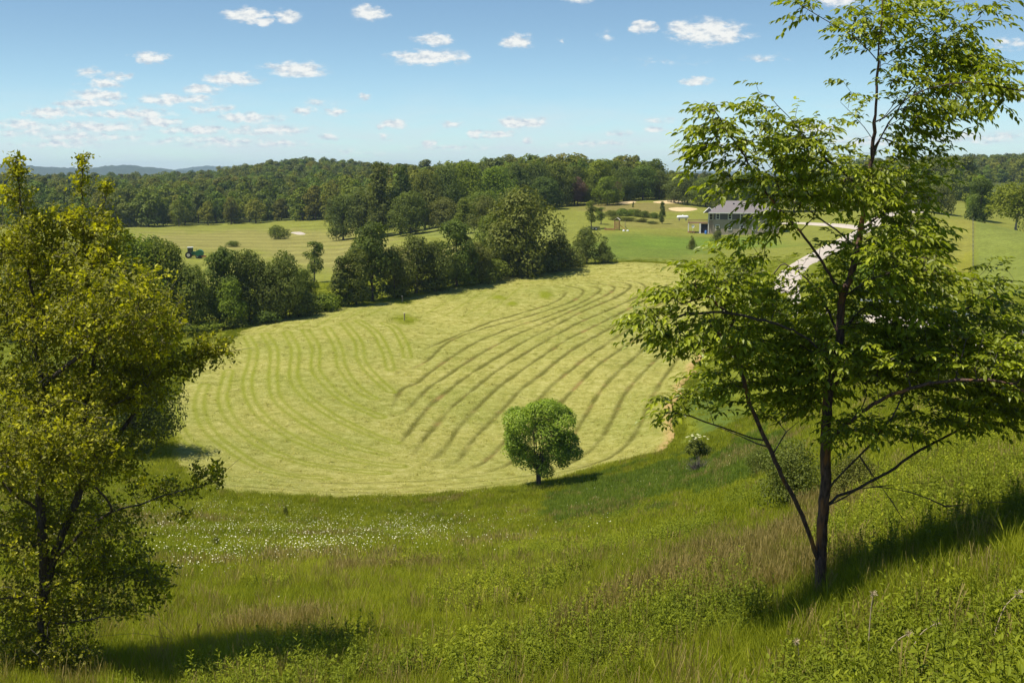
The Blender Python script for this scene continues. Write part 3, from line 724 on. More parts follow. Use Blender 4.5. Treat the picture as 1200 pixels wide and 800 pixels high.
def make_tree_mesh(key, seed, height, width, n, leaf, mat, bark, shape='round', cb=0.18, lobes=26, r0=None, nb=10, up=0.5, inner=0.25, multi=1, joined=False):
    rg = np.random.default_rng(seed)
    V, Q, tint, C, lr = crown(rg, height, width, n, leaf, cb, lobes, shape, up, inner)
    mb = trunk_mb(rg, height, r0 or height * 0.02, C, nb=nb, cb=cb, multi=multi)
    TV = np.vstack(mb.V); TQ = np.vstack(mb.Q); TT = np.vstack(mb.T) if mb.T else np.zeros((0, 3), int)
    if joined:
        nV = len(V)
        mi = np.concatenate([np.zeros(len(Q)), np.ones(len(TQ))])
        me = mesh_np(key, np.vstack([V, TV]), [np.vstack([Q, TQ + nV])], [MAT[mat], MAT[bark]], mat_idx=mi, attrs={'tint': np.concatenate([tint, np.zeros(len(TV))])})
        PROTO[key] = me; return me
    me1 = mesh_np(key + '_crown', V, [Q], [MAT[mat]], attrs={'tint': tint})
    me2 = mesh_np(key + '_trunk', TV, [TQ, TT], [MAT[bark]], smooth=True)
    PROTO[key] = (me2, me1); return me2, me1
def tree(name, key, loc, h=1.0, w=None, rz=None, label='', cat='tree', group=None, crown_name='crown', sink=0.1):
    w = w or h; o = empty(name, (loc[0], loc[1], loc[2] - sink), rz if rz is not None else random.random() * 6.28)
    o.scale = (w, w, h); tag(o, label, cat, group)
    link('trunk', PROTO[key][0], o); link(crown_name, PROTO[key][1], o)
    return o

# ------------------------------------------------------------------ house and yard
MAT['siding'] = plain_mat('siding', (0.36, 0.30, 0.22), 0.75, 0.06, 3)
MAT['siding_dark'] = plain_mat('siding_dark', (0.105, 0.09, 0.085), 0.75, 0.06, 3)
MAT['trim'] = plain_mat('trim', (0.75, 0.73, 0.68), 0.6, 0.04, 4)
MAT['shingle'] = plain_mat('shingle', (0.22, 0.195, 0.19), 0.9, 0.22, 9, c2=(0.14, 0.12, 0.12), bmp=0.5, bscale=12)
MAT['glass'] = plain_mat('glass', (0.03, 0.03, 0.035), 0.08, 0.1, 3, spec=0.8)
MAT['deck_wood'] = plain_mat('deck_wood', (0.34, 0.20, 0.12), 0.8, 0.2, 5)
MAT['play_wood'] = plain_mat('play_wood', (0.45, 0.24, 0.10), 0.7, 0.2, 5)
MAT['shade_black'] = plain_mat('shade_black', (0.02, 0.02, 0.025), 0.9, 0.1, 3)  # near-black colour standing in for the shade inside porch and doorway
MAT['white_paint'] = plain_mat('white_paint', (0.82, 0.82, 0.80), 0.4, 0.03, 4)
MAT['canvas'] = plain_mat('canvas', (0.75, 0.66, 0.52), 0.8, 0.1, 4)
MAT['orange_plastic'] = plain_mat('orange_plastic', (0.65, 0.22, 0.05), 0.4, 0.05, 4)
MAT['blue_plastic'] = plain_mat('blue_plastic', (0.08, 0.22, 0.62), 0.4, 0.05, 4)
MAT['dark_metal'] = plain_mat('dark_metal', (0.05, 0.055, 0.06), 0.5, 0.1, 4)
MAT['galv'] = plain_mat('galvanised', (0.50, 0.54, 0.56), 0.38, 0.15, 2, metal=0.6, spec=0.5)
MAT['post_wood'] = plain_mat('post_wood', (0.46, 0.36, 0.22), 0.85, 0.25, 8)
MAT['rubber'] = plain_mat('rubber', (0.025, 0.025, 0.025), 0.8, 0.1, 5)
MAT['green_paint'] = plain_mat('green_paint', (0.04, 0.18, 0.07), 0.4, 0.08, 4)
MAT['red_paint'] = plain_mat('red_paint', (0.42, 0.10, 0.04), 0.5, 0.1, 4)
MAT['stone'] = plain_mat('stone', (0.50, 0.42, 0.32), 0.9, 0.2, 3)

def quadbox(mb, a, b, c, d, t):   # thin slab from 4 corners
    n = np.cross(np.array(b) - a, np.array(d) - a); n = n / np.linalg.norm(n) * t
    V = [a, b, c, d] + [np.array(p) - n for p in (a, b, c, d)]
    mb.add(V, [[0, 1, 2, 3], [7, 6, 5, 4], [0, 4, 5, 1], [1, 5, 6, 2], [2, 6, 7, 3], [3, 7, 4, 0]])
def build_house():
    base = P(830, 274.5, 296); zb = base[2]
    root = empty('house', (base[0], base[1], zb), R(-9))
    tag(root, 'grey two storey house with hipped shingle roof beside the gravel drive', 'house')
    Lx, Dy, Hh = 16.5, 10.0, 5.6
    mb = MB(); mb.box((Lx / 2 + 1.2, Dy / 2, 1.8 - 0.6), (Lx, Dy, 5.1)); 
    mb.box((0.6, Dy / 2 + 1.2, 1.2), (1.2, Dy - 2.4, 5.1)); mb.build('wall', MAT['siding'], root)
    mb = MB(); mb.box((Lx / 2 + 1.2, Dy / 2, 4.66), (Lx + 0.03, Dy + 0.03, 1.80)); mb.box((0.6, Dy / 2 + 1.2, 4.66), (1.23, Dy - 2.4, 1.80)); mb.build('upper_wall', MAT['siding_dark'], root)
    # corner boards
    for x, y in ((1.2, -0.02), (0.0, 2.36), (1.2 + Lx, -0.02)):
        c = MB(); c.box((x, y, 2.4), (0.22, 0.14, 6.3)); c.build('corner_board', MAT['siding'] if x else MAT['trim'], root)
    # roof: hipped
    e = 0.7; x0, x1, y0, y1 = -e + 0.6, Lx + 1.2 + e, -e, Dy + e; ze = 5.55; zr = ze + 2.9; rx0, rx1 = 4.6, Lx - 2.6; ym = Dy / 2
    mb = MB(); A, B, C_, D = (x0, y0, ze), (x1, y0, ze), (x1, y1, ze), (x0, y1, ze); r0, r1 = (rx0, ym, zr), (rx1, ym, zr)
    lo = [(p[0], p[1], p[2] - 0.22) for p in (A, B, C_, D)]
    V = [A, B, C_, D, r0, r1] + lo
    mb.add(V, [[0, 1, 5, 4], [2, 3, 4, 5], [0, 6, 7, 1], [1, 7, 8, 2], [2, 8, 9, 3], [3, 9, 6, 0], [6, 9, 8, 7]], [[3, 0, 4], [1, 2, 5]])
    roof = mb.build('roof', MAT['shingle'], root)
    f = MB()
    f.box(((x0 + x1) / 2, y0 - 0.03, ze - 0.11), (x1 - x0, 0.05, 0.2)); f.build('fascia', MAT['trim'], roof)
    # small gable over the deck end
    g = MB(); gx0, gx1, gy = -1.3, 1.5, 1.5; gz = ze - 0.16
    V = [(gx0, gy, gz), (gx1, gy, gz), (0.1, gy, gz + 1.35), (gx0, gy + 5, gz), (gx1, gy + 5, gz), (0.1, gy + 5, gz + 1.35)]
    g.add(V, [[0, 3, 4, 1], [0, 2, 5, 3], [1, 4, 5, 2]], [[0, 1, 2], [3, 5, 4]]); g.build('gable', MAT['shingle'], root)
    g = MB(); g.tube([(gx0, gy - 0.08, gz), (0.1, gy - 0.08, gz + 1.39)], 0.11, 4); g.tube([(gx1, gy - 0.08, gz), (0.1, gy - 0.08, gz + 1.39)], 0.11, 4); g.build('barge_board', MAT['trim'], root)
    for vx in (6.3, 8.2, 12.0):
        q = MB(); q.box((vx, ym - 1.6, zr - 0.75), (0.35, 0.5, 0.35)); q.build('roof_vent', MAT['dark_metal'], roof)
    # windows
    def window(x, z, w=0.75, h=1.25, y=-0.03):
        q = MB(); q.box((x, y, z), (w, 0.08, h)); p = q.build('window', MAT['glass'], root)
        fr = MB(); t = 0.13
        fr.box((x - w / 2 - t / 2, y - 0.03, z), (t, 0.12, h + 2 * t)); fr.box((x + w / 2 + t / 2, y - 0.03, z), (t, 0.12, h + 2 * t))
        fr.box((x, y - 0.03, z + h / 2 + t / 2), (w, 0.12, t)); fr.box((x, y - 0.03, z - h / 2 - t / 2), (w, 0.12, t)); fr.box((x, y - 0.055, z), (w, 0.03, 0.05))
        fr.build('frame', MAT['trim'], p)
    for i in range(5):
        window(2.3 + i * 3.05, 4.55); window(2.3 + i * 3.05, 1.75, 0.75, 1.1)
    window(-0.0 + 0.6, 4.4, 0.7, 1.5, 2.36)
    dd = MB(); dd.box((-0.75 + 0.4, 2.3 + 4.8, 1.15), (1.9, 0.08, 2.3)); 
    dd.build('doorway', MAT['shade_black'], root)
    # lower porch: solid near-black block, colour stands in for shade under the deck
    q = MB(); q.box((-1.0, 4.6, 1.2), (1.95, 4.2, 2.35)); q.build('porch_shade', MAT['shade_black'], root)
    # deck
    dk = MB(); dk.box((-2.6, 4.6, 2.72), (5.2, 4.6, 0.22)); dk.build('deck', MAT['deck_wood'], root)
    rl = MB(); 
    rl.box((-2.6, 2.34, 3.62), (5.2, 0.09, 0.10)); rl.box((-2.6, 2.34, 2.95), (5.2, 0.07, 0.08)); rl.box((-5.16, 4.6, 3.62), (0.09, 4.5, 0.10))
    for x in np.arange(-5.1, 0.05, 0.22): rl.box((x, 2.34, 3.28), (0.06, 0.05, 0.62))
    for y in np.arange(2.5, 6.9, 0.22): rl.box((-5.16, y, 3.28), (0.05, 0.06, 0.62))
    rl.build('deck_railing', MAT['deck_wood'], root)
    for x, y in ((-5.1, 2.4), (-2.1, 2.4), (-5.1, 6.8)):
        q = MB(); q.box((x, y, 1.1), (0.2 if x < -3 else 0.42, 0.2, 3.1)); q.build('deck_post', MAT['trim'], root)
    q = MB(); q.box((-2.4, 4.6, -0.05), (5.6, 5.0, 0.35)); q.build('patio', MAT['stone'], root)
    for (k, x, s) in ((0, -4.7, 0.9), (1, -3.8, 0.7)):
        rr = np.random.default_rng(5 + k); c = MB()
        for _ in range(14):
            a = rr.random(3); c.box((x + a[0] * s - s / 2, 1.6 + a[1] * 0.6, 0.12 + a[2] * 0.5), (0.3, 0.25, 0.22), rr.random() * 3)
        m = root.matrix_world
        o = c.build('woodpile', MAT['play_wood'] if k == 0 else MAT['deck_wood']); o.location = root.location; o.rotation_euler = root.rotation_euler
        tag(o, ('pale heap of cut wood at the left corner of the patio', 'reddish heap of cut wood under the middle of the deck')[k], 'woodpile')
    c = MB(); pts = [(0, 0, z) for z in (0, .04, .45, .86, .9)]
    c.tube(pts, [0.27, 0.3, 0.32, 0.3, 0.27], 16); o = c.build('barrel', MAT['blue_plastic'], smooth=False)
    o.location = Vector(root.matrix_basis @ Vector((-0.6, 1.4, 0))); tag(o, 'small blue barrel on the grass before the dark doorway', 'barrel')
    # satellite dish under the deck rail
    d = MB(); th_ = np.linspace(0, 2 * math.pi, 17)[:-1]; V = [(0, 0.08, 0)] + [(0.4 * math.cos(a), 0, 0.4 * math.sin(a)) for a in th_]
    d.add(V, [], [[0, i + 1, (i + 1) % 16 + 1] for i in range(16)]); d.tube([(0, 0.08, 0), (0, 0.25, -0.5), (0, 0.25, -1.7)], 0.03, 6)
    o = d.build('satellite_dish', MAT['white_paint']); o.location = Vector(root.matrix_basis @ Vector((-3.9, 1.9, 1.9 + 0.0))); tag(o, 'white satellite dish on a pole before the deck', 'dish')
    # gas tank
    tp = P(800, 257.5, 322); tz = H1(tp[0], tp[1]); tr = empty('gas_tank', (tp[0], tp[1], tp[2]), R(3)); tag(tr, 'white horizontal propane tank on the grass left of the house', 'tank')
    c = MB(); xs = np.array([-1.65, -1.62, -1.5, -1.25, 1.25, 1.5, 1.62, 1.65]); rd = np.array([0.02, 0.2, 0.38, 0.47, 0.47, 0.38, 0.2, 0.02])
    c.tube(np.column_stack([xs, 0 * xs, 0 * xs + 0.72]), rd, 20); c.build('shell', MAT['white_paint'], tr, smooth=True)
    c = MB(); c.tube([(0, 0, 1.15), (0, 0, 1.33), (0, 0, 1.38)], [0.2, 0.2, 0.05], 12); c.build('valve_dome', MAT['white_paint'], tr)
    for x in (-0.95, 0.95):
        c = MB(); c.box((x, 0, 0.05), (0.25, 0.7, 0.6)); c.build('leg', MAT['stone'], tr)
    # white car by the far corner of the house
    cp = P(898, 258.5, 300); cr = empty('parked_car', (cp[0], cp[1] + 2, cp[2] - 0.2), R(20)); tag(cr, 'silver car parked at the right end of the house', 'car')
    body = [(-2.2, .35), (-2.2, .8), (-2.0, .95), (-1.1, 1.0), (-0.5, 1.42), (0.9, 1.45), (1.6, 1.05), (2.15, .95), (2.2, .35)]
    c = MB(); n = len(body); V = [(x, -0.85, z) for x, z in body] + [(x, 0.85, z) for x, z in body]
    c.add(V, [[i, i + 1, i + 1 + n, i + n] for i in range(n - 1)] + [[n - 1, 0, n, 2 * n - 1]], [[0, i + 1, i] for i in range(1, n - 1)] + [[n, n + i, n + i + 1] for i in range(1, n - 1)])
    c.build('body', MAT['white_paint'], cr)
    c = MB(); c.box((0.15, 0, 1.2), (1.7, 1.72, 0.3)); c.build('window', MAT['glass'], cr)
    for x in (-1.35, 1.35):
        for y in (-0.8, 0.8):
            c = MB(); c.tube([(x, y - 0.11, .33), (x, y + 0.11, .33)], 0.33, 16); c.build('wheel', MAT['rubber'], cr)
build_house()
def build_yard():
    g = ground(723, 269.5); r = empty('play_tower', tuple(g), R(-12)); tag(r, 'wooden play tower with canvas roof and orange slide', 'play tower')
    for x in (-0.6, 0.6):
        for y in (-0.6, 0.6):
            c = MB(); c.box((x, y, 1.25), (0.12, 0.12, 2.7)); c.build('post', MAT['play_wood'], r)
    for z_, t_ in ((1.35, 0.1), (0.35, 0.08)):
        c = MB(); c.box((0, 0, z_), (1.3, 1.3, t_)); c.build('platform', MAT['play_wood'], r)
    c = MB()
    for z in (0.55, 0.8, 1.05, 1.6, 1.85, 2.1): c.box((0, -0.66, z), (1.3, 0.04, 0.17))
    for z in (1.6, 1.85, 2.1): c.box((-0.66, 0, z), (0.04, 1.3, 0.17))
    c.build('railing', MAT['play_wood'], r)
    c = MB(); quadbox(c, (-0.85, -0.75, 2.55), (0.05, -0.75, 3.2), (0.05, 0.75, 3.2), (-0.85, 0.75, 2.55), 0.04); quadbox(c, (0.05, -0.75, 3.2), (0.85, -0.75, 2.55), (0.85, 0.75, 2.55), (0.05, 0.75, 3.2), 0.04)
    c.build('canopy', MAT['canvas'], r)
    c = MB(); quadbox(c, (0.65, -0.3, 1.35), (0.65, 0.25, 1.35), (2.1, 0.25, 0.12), (2.1, -0.3, 0.12), 0.05)
    c.box((1.35, -0.3, 0.82), (1.9, 0.05, 0.14), 0, ('y', 0.7)); c.build('slide', MAT['orange_plastic'], r)
    c = MB(); c.box((-1.9, 0, 0.35), (2.4, 0.14, 0.14)); c.box((-1.9, -0.9, 0.15), (2.4, 0.12, 0.3)); c.box((-3.05, -0.3, 0.3), (0.12, 1.3, 0.6)); c.build('bench_frame', MAT['play_wood'], r)
    g = ground(732.5, 271); r = empty('tether_post', tuple(g)); tag(r, 'slim brown post with two white bags at its foot', 'post')
    c = MB(); c.box((0, 0, 1.3), (0.14, 0.14, 2.8)); c.build('pole', MAT['post_wood'], r)
    c = MB(); c.tube([(0.1, 0, 1.2), (0.45, 0, 0.7), (0.75, 0, 0.1)], 0.06, 6); c.build('brace', MAT['dark_metal'], r)
    for x, s in ((-0.35, 0.32), (0.65, 0.30)):
        c = MB(); c.tube([(x, 0, -0.05), (x, 0, s * 0.5), (x, 0, s), (x, 0, s * 1.15)], [s, s * 1.05, s * 0.7, 0.03], 10); c.build('weight_bag', MAT['white_paint'], r, smooth=True)
    g = ground(696, 269.5); r = empty('utility_trailer', tuple(g), R(3)); tag(r, 'low dark flatbed trailer under the small tree in the yard', 'trailer')
    c = MB(); c.box((0, 0, 0.62), (2.9, 1.5, 0.10)); c.box((0, -0.75, 0.85), (2.9, 0.05, 0.06)); c.box((0, 0.75, 0.85), (2.9, 0.05, 0.06))
    for x in (-1.4, -0.5, 0.5, 1.4): c.box((x, -0.75, 0.74), (0.06, 0.06, 0.25))
    c.build('bed', MAT['dark_metal'], r); c = MB(); c.tube([(-1.4, -0.5, .55), (-2.4, 0, .5)], 0.05, 6); c.tube([(-1.4, 0.5, .55), (-2.4, 0, .5)], 0.05, 6); c.build('drawbar', MAT['dark_metal'], r)
    for x in (-0.4, 0.45):
        for y in (-0.88, 0.88):
            c = MB(); c.tube([(x, y - 0.1, .34), (x, y + 0.1, .34)], 0.34, 14); w = c.build('wheel', MAT['rubber'], r)
            c = MB(); c.tube([(x, y - 0.12, .34), (x, y + 0.12, .34)], 0.16, 10); c.build('rim', MAT['white_paint'], w)
    # tractor and baler in the far field
    g = P(224, 303, 288); gz = H1(g[0], g[1]); r = empty('tractor', (g[0], g[1], gz), R(8)); tag(r, 'green farm tractor with pale cab roof beyond the tree line', 'tractor')
    c = MB(); c.box((1.2, 0, 1.15), (1.9, 0.8, 0.8)); c.box((1.2, 0, 1.6), (1.7, 0.6, 0.14)); c.box((0, 0, 0.95), (1.2, 0.9, 0.5)); c.build('hood', MAT['green_paint'], r)
    c = MB()
    for x in (-0.7, 0.45):
        for y in (-0.6, 0.6): c.box((x, y, 1.9), (0.09, 0.09, 1.5))
    c.box((-0.12, 0, 1.35), (1.1, 1.25, 0.35)); c.build('cab_frame', MAT['green_paint'], r)
    c = MB(); c.box((-0.12, 0, 2.05), (1.05, 1.1, 1.05)); c.build('cab_glass', MAT['glass'], r)
    c = MB(); c.box((-0.12, 0, 2.7), (1.4, 1.4, 0.16)); c.build('cab_roof', MAT['white_paint'], r)
    c = MB(); c.tube([(1.3, 0.25, 1.6), (1.3, 0.25, 2.4)], 0.05, 6); c.build('exhaust', MAT['dark_metal'], r)
    for x, rr_, w_ in ((-0.5, 0.82, 0.42), (1.7, 0.52, 0.3)):
        for y in (-0.85, 0.85):
            c = MB(); c.tube([(x, y - w_ / 2, rr_), (x, y + w_ / 2, rr_)], rr_, 18); w = c.build('wheel', MAT['rubber'], r)
            c = MB(); c.tube([(x, y - w_ / 2 - 0.02, rr_), (x, y + w_ / 2 + 0.02, rr_)], rr_ * 0.5, 14); c.build('rim', MAT['canvas'], w)
    g = P(234.5, 304, 288); gz = H1(g[0], g[1]); r = empty('hay_baler', (g[0], g[1], gz), R(8)); tag(r, 'green and rust red baler behind the tractor', 'baler')
    c = MB(); xs = np.linspace(-1.1, 1.1, 2); c.tube([(0, -0.75, 1.25), (0, 0.75, 1.25)], 0.95, 14); c.build('chamber', MAT['green_paint'], r)
    c = MB(); c.box((0.9, 0, 0.55), (1.3, 1.7, 0.3)); c.build('pickup', MAT['red_paint'], r)
    c = MB(); c.tube([(-0.8, 0, .7), (-2.3, 0, .6)], 0.08, 6); c.build('drawbar', MAT['red_paint'], r)
    for y in (-0.95, 0.95):
        c = MB(); c.tube([(0.1, y - 0.15, .42), (0.1, y + 0.15, .42)], 0.42, 14); c.build('wheel', MAT['rubber'], r)
    # posts standing in the mown field
    for (u, v, h, lab) in ((474, 377, 1.25, 'nearer and taller wooden post in a tuft of uncut grass in the field'), (471.5, 355, 1.1, 'farther wooden post close to the dark trees')):
        g = ground(u, v); r = empty('field_post', tuple(g), R(20)); tag(r, lab, 'post', 'wooden posts standing in the mown field')
        c = MB(); c.box((0, 0, h / 2 - 0.1), (0.15, 0.13, h + 0.2)); c.build('post', MAT['post_wood'], r)
        c = MB(); c.box((0, 0, h + 0.03), (0.20, 0.18, 0.06)); c.build('cap', MAT['canvas'], r)
    # guard rail along the near side of the road
    pts = smooth_line(np.array([P(*p)[:2] for p in [(1005,349,152),(1032,353,146),(1060,359,139),(1090,366,130),(1130,374,121),(1165,380,113),(1200,387,106),(1245,395,99)]]), 8)
    d = np.concatenate([[0], np.cumsum(np.hypot(*np.diff(pts, axis=0).T))])
    def at(s): x = np.interp(s, d, pts[:, 0]); y = np.interp(s, d, pts[:, 1]); return x, y
    c0 = at(d[-1] / 2); r = empty('guard_rail', (c0[0], c0[1], H1(*c0))); tag(r, 'galvanised steel guard rail curving beside the gravel road', 'guard rail')
    ss = np.arange(0, d[-1], 0.8); prof = [(-0.03, 0.0), (0.05, 0.06), (0.05, 0.11), (-0.02, 0.155), (0.05, 0.2), (0.05, 0.25), (-0.03, 0.31)]
    V = []; 
    for s in ss:
        x, y = at(s); x2, y2 = at(min(s + 0.5, d[-1])); t = np.array([x2 - x, y2 - y]); t = t / (np.linalg.norm(t) + 1e-9); n = np.array([t[1], -t[0]]); z = H1(x, y) + 0.62
        V += [(x + n[0] * a - c0[0], y + n[1] * a - c0[1], z + b - r.location.z) for a, b in prof]
    k = len(prof); m = len(ss); Q = [[i * k + j, i * k + j + 1, (i + 1) * k + j + 1, (i + 1) * k + j] for i in range(m - 1) for j in range(k - 1)]
    c = MB(); c.add(V, Q); rail = c.build('rail', MAT['galv'], r)
    sm = rail.modifiers.new('thick', 'SOLIDIFY'); sm.thickness = 0.012
    for s in np.arange(0.3, d[-1], 3.8):
        x, y = at(s); c = MB(); c.box((x - c0[0], y - c0[1] + 0.09, H1(x, y) + 0.35 - r.location.z), (0.15, 0.16, 1.2)); c.build('post', MAT['post_wood'], r)
    # wire fence down the right hill
    l = [ground(1140, v)[:2] for v in (262, 270, 280, 292, 305, 318, 330)]
    l = smooth_line(np.array(l), 8); d2 = np.concatenate([[0], np.cumsum(np.hypot(*np.diff(l, axis=0).T))]); o3 = (l[0][0], l[0][1], H1(*l[0]))
    r = empty('wire_fence', o3); tag(r, 'thin wire fence running down the grassy hill at the right', 'fence')
    tops = []
    for s in np.arange(0, d2[-1], 4.0):
        x = np.interp(s, d2, l[:, 0]); y = np.interp(s, d2, l[:, 1]); z = H1(x, y); c = MB(); c.tube([(x - o3[0], y - o3[1], z - 0.3 - o3[2]), (x - o3[0], y - o3[1], z + 1.25 - o3[2])], 0.05, 6); c.build('fence_post', MAT['bark_grey'], r)
        tops.append((x - o3[0], y - o3[1], z - o3[2]))
    for hh in (0.4, 0.8, 1.15):
        c = MB(); c.tube([(a, b, q + hh) for a, b, q in tops], 0.008, 4); c.build('wire', MAT['galv'], r)
build_yard()

# ------------------------------------------------------------------ trees by kind
make_tree_mesh('broad_dark', 11, 12, 10, 8500, 0.36, 'leaf_dark', 'bark', cb=0.01, lobes=36)
make_tree_mesh('broad_dark_b', 12, 12, 8, 7500, 0.35, 'leaf_dark', 'bark', cb=0.01, lobes=30, shape='column')
make_tree_mesh('broad_mid', 13, 12, 10, 8500, 0.36, 'leaf_mid', 'bark', cb=0.01, lobes=36)
make_tree_mesh('broad_mid_b', 14, 12, 8.5, 7500, 0.35, 'leaf_mid', 'bark', cb=0.02, lobes=28, shape='column')
make_tree_mesh('broad_bright', 15, 12, 10, 9000, 0.36, 'leaf_bright', 'bark', cb=0.0, lobes=36)
make_tree_mesh('olive', 16, 12, 10, 6500, 0.38, 'leaf_olive', 'bark_grey', cb=0.0, lobes=30)
make_tree_mesh('olive_b', 17, 10, 9, 4200, 0.36, 'leaf_olive', 'bark_grey', cb=0.02, lobes=24, shape='cone')
make_tree_mesh('slim', 18, 10, 5.5, 2600, 0.32, 'leaf_mid', 'bark_grey', cb=0.22, lobes=16, shape='column', inner=0.5)
make_tree_mesh('cone_dark', 19, 8, 4.5, 2800, 0.30, 'leaf_dark', 'bark', cb=0.05, lobes=22, shape='cone')
make_tree_mesh('poplar', 20, 17, 9, 6000, 0.45, 'leaf_mid', 'bark_grey', cb=0.12, lobes=44, shape='cone', inner=0.4)
make_tree_mesh('purple', 21, 12, 9, 4000, 0.42, 'leaf_purple', 'bark', cb=0.1, lobes=24)
make_tree_mesh('bush', 22, 3, 4.5, 2600, 0.22, 'leaf_mid', 'bark', cb=0.0, lobes=20, multi=3, nb=4)
make_tree_mesh('bush_bright', 23, 3, 4.5, 2600, 0.22, 'leaf_bright', 'bark', cb=0.0, lobes=20, multi=3, nb=4)
make_tree_mesh('bush_olive', 24, 3, 4.5, 2400, 0.20, 'leaf_olive', 'bark_grey', cb=0.0, lobes=20, multi=3, nb=4, inner=0.5)
make_tree_mesh('pale_trunk', 25, 13, 12, 6000, 0.45, 'leaf_bright', 'bark_pale', cb=0.22, lobes=34)
make_tree_mesh('fine_bush', 26, 3, 3.4, 7000, 0.09, 'leaf_olive', 'bark_grey', cb=0.0, lobes=34, multi=5, nb=5, inner=0.55)
make_tree_mesh('dark_fine', 27, 11, 10, 14000, 0.24, 'leaf_dark', 'bark', cb=0.06, lobes=44)
DIM = {'broad_dark': (12, 10), 'broad_dark_b': (12, 8), 'broad_mid': (12, 10), 'broad_mid_b': (12, 8.5), 'broad_bright': (12, 10), 'olive': (12, 10), 'olive_b': (10, 9), 'slim': (10, 5.5),
       'cone_dark': (8, 4.5), 'poplar': (17, 9), 'purple': (12, 9), 'bush': (3, 4.5), 'bush_bright': (3, 4.5), 'bush_olive': (3, 4.5), 'pale_trunk': (13, 12), 'fine_bush': (3, 3.4), 'dark_fine': (11, 10)}
def put(name, key, u, vb, vt, wpx, label, group=None, Y=None, cat='tree', rz=None):
    if Y is None: g = ground(u, vb)
    else: p = P(u, vb, Y); g = np.array([p[0], p[1], H1(p[0], p[1])])
    top = P(u, vt, g[1])[2]; hgt = max(0.5, top - g[2]); hw = DIM[key]
    w = wpx / F * g[1] / hw[1]
    return tree(name, key, g, hgt / hw[0], w, rz, label, cat, group)
G1 = 'trees along the far edge of the mown field'
put('broadleaf_tree', 'broad_bright', 150, 392, 268, 105, 'large bright green tree behind the left foreground tree', G1)
put('broadleaf_tree', 'broad_bright', 196, 386, 276, 60, 'bright green tree just left of the dark pair at the field corner', G1)
put('broadleaf_tree', 'broad_mid', 105, 396, 285, 90, 'green tree almost hidden behind the left foreground tree', G1)
put('broadleaf_tree', 'broad_mid', 40, 396, 290, 100, 'green tree wholly behind the left foreground crown', G1)
put('broadleaf_tree', 'broad_dark_b', 263, 382, 286, 54, 'left one of the dark pair at the left field corner', G1)
put('broadleaf_tree', 'broad_dark', 293, 378, 288, 64, 'right one of the dark pair at the left field corner', G1)
put('broadleaf_tree', 'olive', 334, 374, 288, 54, 'thin crowned olive tree right of the dark pair', G1)
put('broadleaf_tree', 'slim', 369, 345, 280, 30, 'slim lone tree rising above the bushes into the pale field', None, 225)
put('broadleaf_tree', 'cone_dark', 401, 360, 298, 44, 'low pointed dark tree left of the tall tree group', G1)
put('broadleaf_tree', 'broad_mid_b', 438, 354, 256, 64, 'tall green tree leading the group behind the field posts', G1)
put('broadleaf_tree', 'broad_dark', 487, 345, 272, 58, 'very dark rounded tree behind the field posts', G1)
put('broadleaf_tree', 'broad_dark_b', 534, 337, 254, 54, 'tall dark narrow tree right of the rounded dark one', G1)
put('broadleaf_tree', 'broad_mid', 580, 330, 246, 60, 'green tree half hidden by the big olive one', G1, 222)
put('broadleaf_tree', 'olive', 612, 322, 212, 92, 'biggest olive green tree above the middle of the field edge', G1)
put('broadleaf_tree', 'olive_b', 655, 318, 262, 68, 'wide bushy olive tree right of the biggest one', G1)
put('broadleaf_tree', 'olive_b', 628, 322, 282, 60, 'low bushy olive tree at the foot of the biggest one', G1)
put('broadleaf_tree', 'olive', 688, 310, 262, 36, 'small olive tree at the right end of the tree line', G1)
put('broadleaf_tree', 'olive_b', 708, 309, 276, 32, 'yellowish cone shaped small tree ending the tree line', None)
put('broadleaf_tree', 'dark_fine', 158, 550, 395, 118, 'dark tree half hidden behind the left foreground tree, shading the field', None, 98)
put('broadleaf_tree', 'broad_dark', 80, 552, 420, 120, 'dark tree wholly behind the left foreground tree', None, 98)
GB = 'bushes along the far edge of the mown field'
for (k, u, vb, h, w) in [('bush_bright',245,387,14,48),('bush',275,384,16,40),('bush_bright',222,392,16,40),('bush',310,379,18,40),('bush',350,371,34,50),('bush_bright',378,365,26,45),('bush',408,358,24,36),('bush_bright',430,352,18,30),
        ('bush',462,348,16,34),('bush_bright',505,340,16,40),('bush_bright',545,335,22,40),('bush',570,330,30,56),('bush',600,325,22,40),('bush_olive',640,318,24,44),('bush_olive',668,313,26,44),('bush',180,396,24,60),('bush',130,398,24,60),('bush',60,400,24,70)]:
    put('field_bush', k, u, vb, vb - h, w, 'green bush at the foot of the trees along the far field edge', GB, cat='bush')
G2 = 'tall trees of the wood behind the far fields'
